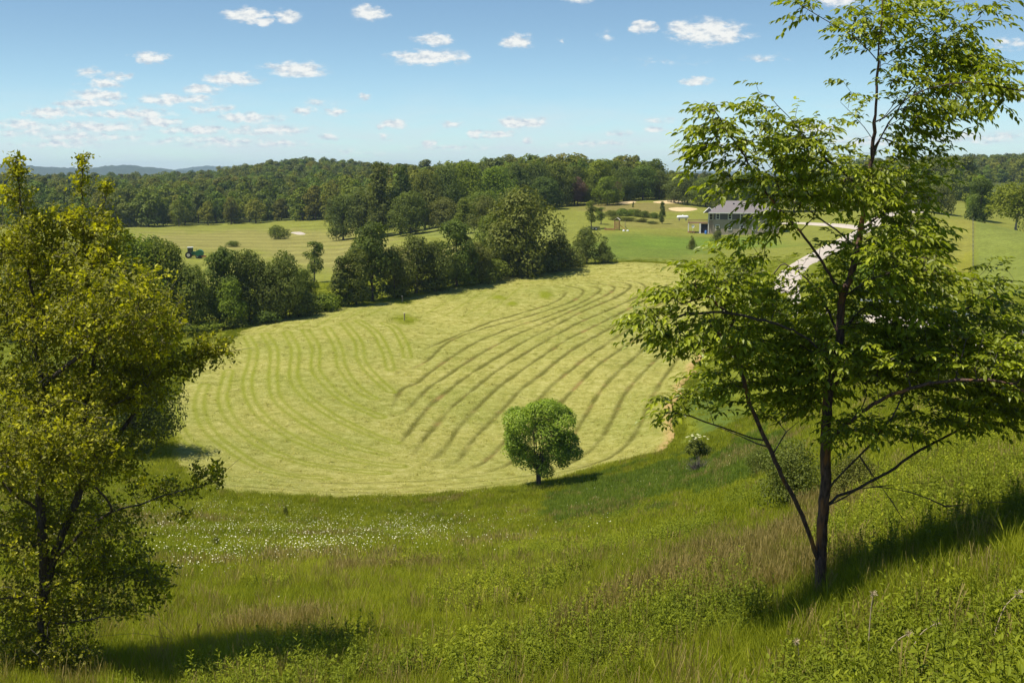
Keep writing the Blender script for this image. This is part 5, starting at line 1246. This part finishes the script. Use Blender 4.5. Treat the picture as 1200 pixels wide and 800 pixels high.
def build_left_tree():
    rg = np.random.default_rng(33); base = ground(50, 797, 10, 40); Y0 = base[1]
    sk = [ [(50,803,0),(52,770,0),(50,720,0),(52,690,.05),(50,640,0),(48,600,0),(46,560,0),(50,500,.05),(48,440,0),(40,400,0),(38,350,-.1),(30,300,-.1),(24,240,-.1),(20,190,-.1)],
           [(51,705,0),(62,655,.1),(75,620,.2),(92,580,.3),(100,545,.35),(98,500,.4),(105,450,.4),(112,400,.4),(104,340,.3),(98,280,.3),(96,230,.3),(95,190,.3)],
           [(48,455,0),(65,440,-.3),(90,420,-.5),(120,400,-.7),(160,385,-.9),(200,385,-1.0)],
           [(100,545,.35),(130,520,.5),(160,480,.7),(185,440,.9),(215,425,1.0),(255,412,1.0)],
           [(62,660,.1),(100,620,-.3),(130,600,-.5),(165,590,-.6),(200,578,-.7),(250,566,-.8)],
           [(52,690,0),(90,680,.5),(130,672,.8),(175,668,1.0)],
           [(52,730,0),(90,728,-.4),(130,722,-.7),(175,720,-.9),(205,745,-1.0)],
           [(51,750,0),(80,752,.3),(120,745,.5),(160,742,.6),(200,748,.7)],
           [(48,600,0),(20,580,-.3),(-20,550,-.6),(-70,530,-.9)],[(46,560,0),(10,520,.5),(-40,470,1.0),(-80,420,1.2)],
           [(50,640,0),(10,640,.3),(-40,620,.6)],[(50,700,0),(15,700,-.4),(-30,705,-.8)],[(40,400,0),(0,360,.3),(-50,320,.6)],
           [(38,350,0),(60,310,.5),(70,270,.8)],[(112,400,.4),(140,350,.2),(155,310,.1)] ,[(98,500,.4),(140,470,-.2),(180,460,-.6)],[(100,300,.3),(115,260,.2),(125,225,.1)]]
    skel = [(px3(s, Y0), None) for s in sk]
    B = [(20,200,9,16,-.1,.2,2.0),(97,193,6,12,.3,.15,2.4),(92,222,9,14,.3,.2,1.2),(124,225,12,12,.1,.2,1),(22,232,22,18,-.1,.3),(60,262,36,20,.2,.6),(100,262,28,22,.2,.4),(20,285,40,38,0,.9),(80,310,60,36,.2,1.0),(125,290,26,40,.1,.5),
         (30,370,70,44,0,1.4),(112,378,56,44,.1,1.2),(165,345,26,42,.0,.6),(175,395,42,34,-.7,.8),(236,416,40,12,1.0,.4),(200,428,36,22,.7,.7),(250,400,26,12,1.0,.3),(40,460,70,42,0,1.6),(120,455,58,36,.2,1.3),(175,462,24,20,-.4,.6,.5),
         (20,545,54,44,0,1.3),(90,540,40,34,.2,1.0,.7),(150,520,38,22,.3,.8,.45),(190,575,46,12,-.6,.5,.6),(243,556,24,12,-.8,.3,.9),(130,610,42,16,-.3,.6,.5),(215,600,24,10,-.6,.3,.4),(150,668,52,20,.8,.7,.8),(95,660,44,28,.2,.9,.8),(178,690,24,26,.4,.5,.8),(120,712,60,14,-.4,.7,.8),
         (30,640,44,40,.1,1.2,.8),(20,700,40,26,-.2,1.0,.7),(85,765,30,10,.2,.4,.5),(-60,300,60,60,.4,1.2),(-80,400,70,60,.6,1.5),(-70,500,70,60,.4,1.5),(-70,600,60,50,.2,1.2),(-50,690,50,30,-.4,1.0)]
    B += [(60,330,90,60,2.0,.8,.8),(130,360,80,60,-1.6,.8,.6),(90,440,100,60,1.8,.9,.8),(60,520,90,60,-1.6,.9,.7),(170,430,50,50,.6,.9,.9),(185,370,36,40,.8,.8,.8),(110,540,70,30,.5,1.0,.7),(40,610,60,40,1.2,.9,.6),(100,690,70,30,0,1.0,.4)]
    B += [(50,720,60,30,.2,.9,.9),(60,765,60,26,-.2,.8,.9),(10,760,40,30,.4,.8,.8),(120,640,60,26,-.2,1,.6),(90,600,60,30,.6,1,.8)]
    T = blobs(rg, B, Y0, 7800)
    pos, par, tips, nsk = grow(rg, skel, T, step=0.13)
    # bare lower twigs
    z = pos[:, 2] - base[2]; cap = np.interp(z, [0, .3, 1.5, 3, 5, 7, 9], [.17, .12, .105, .085, .055, .03, .012])
    big, small, rad = wood_mesh(pos, par, tips, 0.0036, 2.3, cap_r=cap)
    o = empty('foreground_tree', tuple(base)); tag(o, 'foreground tree with yellow tipped small leaves filling the left edge', 'tree')
    for mb in (big, small): mb.V = [v - base for v in mb.V]
    big.build('trunk', MAT['bark'], o, smooth=True)
    for _ in range(420):
        j = int(rg.integers(0, len(tips))); p = pos[tips[j]]
        if project(*p)[1] < 600 and rg.random() < 0.8: continue
        d = norm(rg.normal(size=3) * 0.6 + norm(p - np.array([base[0], base[1], p[2]])) + np.array([0, 0, .1])); L_ = 0.25 + 0.4 * rg.random()
        small.tube(np.array([p, p + d * L_ * .5 + rg.normal(size=3) * .02, p + d * L_ + rg.normal(size=3) * .05]) - base, [0.005, 0.004, 0.002], 3, cap=False)
    small.build('branches', MAT['bark_grey'], o, smooth=True)
    LP = []; LA = []; LN = []; LS = []; LT = []
    for t in tips:
        chain = [t]
        while par[chain[-1]] >= 0 and len(chain) < 5: chain.append(par[chain[-1]])
        p = pos[chain]; d = norm(p[0] - p[-1] + rg.normal(size=3) * .05); m = 10 + int(rg.random() * 6); tip = rg.random() < 0.30
        hgt = (p[0][2] - base[2]) / 9; tone = rg.random()
        for k in range(m):
            s = rg.random(); q = p[min(len(p) - 1, int((1 - s) * 3))] + d * 0.10 * s + rg.normal(size=3) * 0.06
            a = norm(rg.normal(size=3) + d * 0.6 + np.array([0, 0, -0.25])); LP.append(q); LA.append(a)
            LN.append(norm(rg.normal(size=3) * 0.6 + np.array([0, 0, 1.0]))); LS.append(0.045 + 0.045 * rg.random())
            LT.append(np.clip((0.62 + 0.38 * rg.random()) if (tip and s > 0.35 and rg.random() < 0.4 + 0.6 * hgt) else 0.1 + 0.3 * tone + 0.25 * rg.random(), 0, 1))
        if tip:   # upright tuft of new growth
            for k in range(4):
                LP.append(p[0] + d * 0.06 + rg.normal(size=3) * 0.02); LA.append(norm(d * 0.6 + np.array([0, 0, 0.3]) + rg.normal(size=3) * 0.7)); LN.append(norm(rg.normal(size=3) + np.array([0, 0, 1.0]))); LS.append(0.07 + 0.04 * rg.random()); LT.append(0.7 + 0.3 * rg.random())
    V, Q = leaves7(np.array(LP) - base, norm(np.array(LA)), norm(np.array(LN)), np.array(LS), 0.55, 0.08, 0.15)
    link('crown', mesh_np('left_crown', V, [Q], [MAT['leaf_left']], attrs={'tint': np.repeat(np.array(LT), 7)}), o)
    print('left leaves', len(LP))
build_left_tree()

# ------------------------------------------------------------------ grass, weeds and daisies
def grass_mat(name, c0, c1, c2, transl=0.35):
    m, nt, b = newmat(name); t = attr(nt, 'tint').outputs['Fac']; oi = nt.nodes.new('ShaderNodeObjectInfo')
    g = nt.nodes.new('ShaderNodeObjectInfo'); n = nz(nt, 0.35, 4, 0.6, g.outputs['Location']); n2 = nz(nt, 0.08, 3, 0.5, g.outputs['Location'])
    f = mathn(nt, 'ADD', mathn(nt, 'MULTIPLY', t, 0.40), mathn(nt, 'MULTIPLY_ADD', n.outputs['Fac'], 0.8, -0.3)); f = mathn(nt, 'ADD', f, mathn(nt, 'MULTIPLY', oi.outputs['Random'], 0.30))
    f = mathn(nt, 'ADD', f, mathn(nt, 'MULTIPLY_ADD', n2.outputs['Fac'], 0.7, -0.35), clamp=True)
    c = ramp(nt, f, [(0.0, c0), (0.5, c1), (1.0, c2)])
    nt.links.new(c, b.inputs['Base Color']); b.inputs['Roughness'].default_value = 0.6; b.inputs['Specular IOR Level'].default_value = 0.12
    tr = nt.nodes.new('ShaderNodeBsdfTranslucent'); nt.links.new(mix(nt, 1.0, c, (1.2, 1.25, 0.6), 'MULTIPLY'), tr.inputs['Color'])
    ms = nt.nodes.new('ShaderNodeMixShader'); ms.inputs[0].default_value = transl; nt.links.new(b.outputs[0], ms.inputs[1]); nt.links.new(tr.outputs[0], ms.inputs[2])
    nt.links.new(ms.outputs[0], nt.nodes['Material Output'].inputs[0]); return m
MAT['grass'] = grass_mat('grass', (0.130, 0.160, 0.010), (0.275, 0.300, 0.015), (0.46, 0.45, 0.045))
MAT['grass_lush'] = grass_mat('grass_lush', (0.095, 0.145, 0.016), (0.165, 0.225, 0.024), (0.26, 0.30, 0.040))
MAT['grass_dry'] = grass_mat('grass_dry', (0.20, 0.16, 0.045), (0.32, 0.25, 0.08), (0.45, 0.37, 0.15), 0.3)
MAT['hay'] = grass_mat('hay', (0.24, 0.23, 0.03), (0.39, 0.36, 0.08), (0.58, 0.52, 0.17), 0.15)
MAT['weed'] = grass_mat('weed', (0.090, 0.120, 0.010), (0.20, 0.235, 0.014), (0.42, 0.43, 0.022))
def tuft(name, seed, n, rad, hgt, wid, mat, bend=0.5, seedhead=0.0):
    rg = np.random.default_rng(seed); a = rg.random(n) * 6.28; q = np.sqrt(rg.random(n)) * rad
    b = np.column_stack([q * np.cos(a), q * np.sin(a), np.full(n, -0.04)]); la = rg.random(n) * 6.28; L_ = hgt * (0.55 + 0.6 * rg.random(n))
    d = np.column_stack([np.cos(la), np.sin(la), 0 * la]); bd = bend * (0.25 + rg.random(n)); s = np.column_stack([-np.sin(la + rg.normal(size=n)), np.cos(la), 0 * la]); w = wid * (0.6 + 0.8 * rg.random(n))
    def at(t): return b + np.array([0, 0, 1.0]) * (L_ * t * (1 - 0.25 * bd * t))[:, None] + d * (L_ * bd * t * t * 0.8)[:, None]
    p0, p1, p2 = at(0), at(0.55), at(1.0); W = w[:, None] / 2
    V = np.stack([p0 - s * W, p0 + s * W, p1 + s * W * 0.85, p1 - s * W * 0.85, p2 + s * W * 0.1, p2 - s * W * 0.1], 1)
    if seedhead:
        m = rg.random(n) < seedhead; V[m, 4] = (p2 + s * W * 1.6)[m]; V[m, 5] = (p2 - s * W * 1.6)[m]
    f = np.array([[0, 1, 2, 3], [3, 2, 4, 5]]); Q = (f[None] + (np.arange(n) * 6)[:, None, None]).reshape(-1, 4)
    t = np.repeat(rg.random(n), 6)
    return mesh_np(name, V.reshape(-1, 3), [Q], [MAT[mat]], attrs={'tint': t})
def weed_mesh(name, seed, stems, rad, hgt, leaf, mat='weed', whorl=16, wid=0.24):
    rg = np.random.default_rng(seed); mb = MB(); LP = []; LA = []; LN = []; LS = []; LT = []
    SV = []
    for i in range(stems):
        a = rg.random() * 6.28; q = math.sqrt(rg.random()) * rad; b = np.array([q * math.cos(a), q * math.sin(a), 0]); h = hgt * (0.6 + 0.5 * rg.random()); ln = rg.normal(size=2) * 0.12 * h
        mb.tube([b, b + [ln[0] * .4, ln[1] * .4, h * .5], b + [ln[0], ln[1], h]], [0.005, 0.004, 0.002], 3, cap=False)
        for k in range(whorl):
            t = 0.15 + 0.85 * k / (whorl - 1); ang = k * 2.4 + a; p = b + np.array([ln[0] * t, ln[1] * t, h * t])
            LP.append(p); LA.append([math.cos(ang), math.sin(ang), 0.15 + 0.9 * (t > .8) + 0.3 * rg.random()]); LN.append([-.3 * math.cos(ang), -.3 * math.sin(ang), 1]); LS.append(leaf * (1.15 - 0.5 * t) * (0.7 + 0.5 * rg.random())); LT.append(0.2 + 0.6 * t * t + 0.2 * rg.random())
    V, Q = leaves7(np.array(LP), norm(np.array(LA)), norm(np.array(LN)), np.array(LS), wid, 0.05, 0.25)
    SVv = np.vstack(mb.V); n = len(V)
    return mesh_np(name, np.vstack([V, SVv]), [np.vstack([Q, np.vstack(mb.Q) + n])], [MAT[mat]], attrs={'tint': np.concatenate([np.repeat(np.array(LT), 7), np.full(len(SVv), 0.1)])})
def daisy_mesh(name, seed, n, rad, hgt, r):
    rg = np.random.default_rng(seed); mb = MB()
    for i in range(n):
        a = rg.random() * 6.28; q = math.sqrt(rg.random()) * rad; c = np.array([q * math.cos(a), q * math.sin(a), hgt * (0.75 + 0.4 * rg.random())]); nr = norm(np.array([rg.normal() * .35 - .15, rg.normal() * .35 - .25, 1.0])); s = norm(np.cross(nr, [0, 1, 0.2])); u = np.cross(nr, s); k = 7; rr = r * (0.7 + 0.6 * rg.random())
        Vt = [c] + [c + rr * (math.cos(j * 6.283 / k) * s + math.sin(j * 6.283 / k) * u) for j in range(k)]; mb.add(Vt, [], [[0, j + 1, (j + 1) % k + 1] for j in range(k)])
    return mesh_np(name, np.vstack(mb.V), [np.vstack(mb.T)], [MAT['daisy']])
MAT['daisy'] = plain_mat('daisy', (0.72, 0.70, 0.46), 0.7, 0.03, 30)
def sector(rg, n, r0, r1, th=0.56):
    a = (rg.random(n) * 2 - 1) * th; r = np.sqrt(r0 ** 2 + (r1 ** 2 - r0 ** 2) * rg.random(n)); return np.column_stack([np.sin(a) * r, np.cos(a) * r])
ROADL = smooth_line(np.array([p[:2] for p in road_w]), 6)
def meadow():
    rg = np.random.default_rng(55)
    def finish(name, protos, XY, smin, smax, label, lean=0.12):
        Z = H(XY[:, 0], XY[:, 1]); n = len(XY); rot = np.column_stack([rg.normal(size=n) * lean, rg.normal(size=n) * lean, rg.random(n) * 6.28])
        gn_scatter(name, protos, np.column_stack([XY, Z]), rot, smin + (smax - smin) * rg.random(n), rg.integers(0, len(protos), n), label)
    def uvof(XY): return project(XY[:, 0], XY[:, 1], H(XY[:, 0], XY[:, 1], False))
    def near_line(XY, line, w):
        u, v = uvof(XY); d, _ = segdist(u, v, np.array(line, float)); return d / w + (fbm(XY[:, 0] / 2, XY[:, 1] / 2, 3) - 0.5) * 1.6 < 1
    def zones(XY):
        u, v = uvof(XY); dry = near_line(XY, [(660,750),(760,705),(850,672),(940,630),(1000,600)], 16) | ((fbm(XY[:, 0] / 5 + 90, XY[:, 1] / 5, 3) > 0.72))
        lush = near_line(XY, [(660,592),(760,568),(840,556),(900,530)], 24)
        weed = (near_line(XY, [(560,800),(640,775),(760,752),(860,722)], 34) | inpoly(u, v, [(880,840),(960,775),(1040,735),(1210,690),(1260,700),(1300,900),(880,900)]) | near_line(XY, [(985,640),(1040,600),(1110,575),(1220,545)], 36) | near_line(XY, [(600,655),(700,650),(830,622)], 9)
                | (fbm(XY[:, 0] / 3.5 + 31, XY[:, 1] / 3.5 + 7, 3) > 0.67)) & ~near_line(XY, [(870,790),(960,735),(1060,700),(1220,650)], 22)
        return dry, lush, weed
    protoN = [tuft('grass_near_%d' % i, 200 + i, 60, 0.20, 0.34 + 0.05 * (i % 3), 0.0075, 'grass', 0.6) for i in range(5)]
    protoM = [tuft('grass_mid_%d' % i, 220 + i, 80, 0.42, 0.34, 0.017, 'grass', 0.5) for i in range(5)]
    protoF = [tuft('grass_far_%d' % i, 240 + i, 80, 0.9, 0.32, 0.04, 'grass', 0.5) for i in range(4)]
    dryN = [tuft('dry_near_%d' % i, 260 + i, 34, 0.22, 0.62, 0.006, 'grass_dry', 0.35, 0.6) for i in range(4)]
    dryM = [tuft('dry_mid_%d' % i, 280 + i, 40, 0.42, 0.55, 0.013, 'grass_dry', 0.3, 0.6) for i in range(4)]
    lushM = [tuft('lush_%d' % i, 300 + i, 80, 0.42, 0.40, 0.02, 'grass_lush', 0.4) for i in range(4)]
    wN = [weed_mesh('weed_near_%d' % i, 320 + i, 4 + i % 3, 0.18, 0.40 + 0.06 * i, 0.068 + 0.009 * i, whorl=12 + 2 * i, wid=(0.20, 0.26, 0.34, 0.5, 0.22)[i]) for i in range(5)]
    wM = [weed_mesh('weed_mid_%d' % i, 340 + i, 9, 0.42, 0.50, 0.15, whorl=9) for i in range(4)]
    A = sector(rg, 42000, 3.5, 36, 0.86); d, l, w = zones(A); sel = rg.random(len(A))
    finish('meadow_grass', protoN, A[(~w | (sel > .5)) & ~(d & (sel < .5))], 0.75, 1.35, 'fine green grass covering the near slope')
    finish('dry_grass', dryN, A[d & (sel < .6) | (~d & (sel > .95))], 0.8, 1.2, 'brown seeding grass in a band beside the right trunk')
    finish('leafy_weeds', wN, A[w & (sel < .66)], 0.6, 1.3, 'bright leafy weeds in the lower right of the slope')
    B = sector(rg, 33000, 34, 98); B = B[~in_field(B[:, 0], B[:, 1])]; d, l, w = zones(B); sel = rg.random(len(B))
    finish('meadow_grass', protoM, B[(~w | (sel > .5)) & ~l & ~(d & (sel < .5))], 0.7, 1.2, 'green meadow grass between the slope and the mown field')
    finish('dry_grass', dryM, B[d & (sel < .4) | (sel > .97)], 0.7, 1.1, 'scattered brown grass stalks in the middle meadow')
    finish('young_grass', lushM, B[l], 0.7, 1.1, 'blue green strip of young growth at the field edge')
    finish('leafy_weeds', wM, B[w & ~l & (sel < .5)], 0.6, 1.2, 'leafy weeds dotted through the middle meadow')
    C = sector(rg, 42000, 96, 330); C = C[~in_field(C[:, 0], C[:, 1])]; dr, _ = segdist(C[:, 0], C[:, 1], ROADL); C = C[dr > 3.7]
    u, v = uvof(C); keep = ~((C[:, 1] > 225) & (u < 640)) & ~((u > 640) & (C[:, 1] > 232)) & ~((u > 1040) & (C[:, 1] > 165)); C = C[keep]
    dd, _ = segdist(C[:, 0], C[:, 1], np.vstack([FIELD, FIELD[:1]]))
    finish('meadow_grass', protoF, C, 0.45, 0.9, 'rough grass around and beyond the mown field')
    # taller fringe along the field edge
    L_ = np.vstack([FIELD, FIELD[:1]]); seg = np.hypot(*np.diff(L_, axis=0).T); cs = np.concatenate([[0], np.cumsum(seg)]); s = rg.random(6500) * cs[-1]; x = np.interp(s, cs, L_[:, 0]); y = np.interp(s, cs, L_[:, 1])
    cx, cy = FIELD.mean(0); dx = x - cx; dy = y - cy; q = np.hypot(dx, dy); off = -0.5 + rg.random(len(x)) ** 0.7 * 2.2; E = np.column_stack([x + dx / q * off, y + dy / q * off]); eu, ev = uvof(E); E = E[~((eu > 758) & (ev > 405) & (ev < 532) & (off < 0.9))]
    finish('field_edge_grass', protoM, E, 0.7, 1.3, 'taller uncut grass along the edge of the mown field')
    g1 = ground(474, 377); g2 = ground(471.5, 355); E = np.vstack([g1[:2] + rg.normal(size=(60, 2)) * [1.1, 1.4], g2[:2] + rg.normal(size=(40, 2)) * [.8, 1.2]])
    finish('field_edge_grass', protoM, E, 0.7, 1.3, 'uncut grass around the wooden posts')
    # loose hay lying on the mown field
    hp = [tuft('hay_%d' % i, 500 + i, 46, 0.42, 0.30, 0.030, 'hay', 2.2) for i in range(4)]
    X_ = FIELD.min(0) + (FIELD.max(0) - FIELD.min(0)) * rg.random((70000, 2)); X_ = X_[in_field(X_[:, 0], X_[:, 1])]
    dm = np.full(len(X_), 1e9)
    for l_ in RLw: dm = np.minimum(dm, segdist(X_[:, 0], X_[:, 1], l_)[0])
    dl_ = np.full(len(X_), 1e9)
    for l_ in LLw: dl_ = np.minimum(dl_, segdist(X_[:, 0], X_[:, 1], l_)[0])
    X_ = X_[((dl_ > 0.85) | (rg.random(len(X_)) < 0.1)) & (dm > 0.5) & (fbm(X_[:, 0] / 1.1, X_[:, 1] / 1.1, 2) > 0.42)]
    X_ = X_[rg.random(len(X_)) < 0.6]
    finish('loose_hay', hp, X_, 0.45, 1.15, 'loose cut hay lying over the mown field', 0.2)
    # daisies
    dz = [daisy_mesh('daisies_%d' % i, 400 + i, 6, 0.8, 0.40, 0.019) for i in range(4)]
    D = sector(rg, 60000, 22, 92); D = D[~in_field(D[:, 0], D[:, 1])]; u, v = uvof(D); n1 = fbm(D[:, 0] / 3, D[:, 1] / 3 + 40, 3); n0 = fbm(D[:, 0] / 9 + 5, D[:, 1] / 9 + 40, 2)
    dens = 0.20 * np.exp(-((u - 330) / 210) ** 2 - ((v - 620) / 34) ** 2) + 0.6 * np.exp(-(np.hypot((u - 470) / 45, (v - 625) / 9)) ** 2) + 0.6 * np.exp(-(np.hypot((u - 375) / 45, (v - 648) / 8)) ** 2) + 0.4 * np.exp(-(np.hypot((u - 260) / 70, (v - 655) / 16)) ** 2) + 0.3 * np.exp(-(np.hypot((u - 215) / 50, (v - 690) / 18)) ** 2) + 0.004
    D = D[rg.random(len(D)) < np.clip(dens * (n1 * 2.6 - 0.6), 0, 1) * np.clip(n0 * 2, 0, 1) * 0.55]
    finish('daisies', dz, D, 0.7, 1.3, 'white daisies scattered through the left meadow')
meadow()
def stalks():
    rg = np.random.default_rng(61); spots = [(1018,800,690,'tall dry stalk with a pale seed head at lower right'),(1060,805,725,'bent dry stalk among the bright weeds at lower right'),(1036,800,738,'thin brown stalk beside the tall pale one'),(1160,790,690,'dry stalk near the lower right corner'),(940,800,748,'short dry stalk left of the bright weeds')]
    for u, v, vt, lab in spots:
        g = ground(u, v, 5, 40); h = (v - vt) / F * g[1] * 1.05; o = empty('dry_stalk', tuple(g)); tag(o, lab, 'dry plant')
        ln = rg.normal() * 0.10; pts = [(0, 0, -.1), (ln * .3, .01, h * .4), (ln + .05, .02, h * .8), (ln * 2 + .12, .0, h)]
        c = MB(); c.tube(smooth_line(np.array(pts), 4), 0.006, 5); c.build('stem', MAT['straw'], o)
        c = MB(); e = np.array(pts[-1])
        for i in range(30):
            d = norm(rg.normal(size=3)); c.tube([e, e + d * 0.05], [0.004, 0.002], 3, cap=False)
        c.build('seed_head', MAT['straw'], o)
MAT['straw'] = plain_mat('straw', (0.45, 0.36, 0.22), 0.8, 0.15, 20)
stalks()

# ------------------------------------------------------------------ air
HAZE = 0.000085
def haze():
    mb = MB(); x0, x1, y0, y1, z0, z1 = -6500, 6500, -400, 9200, -32, 75
    mb.box(((x0 + x1) / 2, (y0 + y1) / 2, (z0 + z1) / 2), (x1 - x0, y1 - y0, z1 - z0))
    m = bpy.data.materials.new('haze'); m.use_nodes = True; nt = m.node_tree; nt.nodes.remove(nt.nodes['Principled BSDF'])
    v = nt.nodes.new('ShaderNodeVolumePrincipled'); v.inputs['Density'].default_value = HAZE; v.inputs['Color'].default_value = (0.58, 0.80, 1.0, 1); v.inputs['Anisotropy'].default_value = 0.1
    nt.links.new(v.outputs[0], nt.nodes['Material Output'].inputs['Volume']); o = mb.build('haze', m); tag(o, 'thin blue air haze over the whole valley', None, None, 'stuff')
haze()
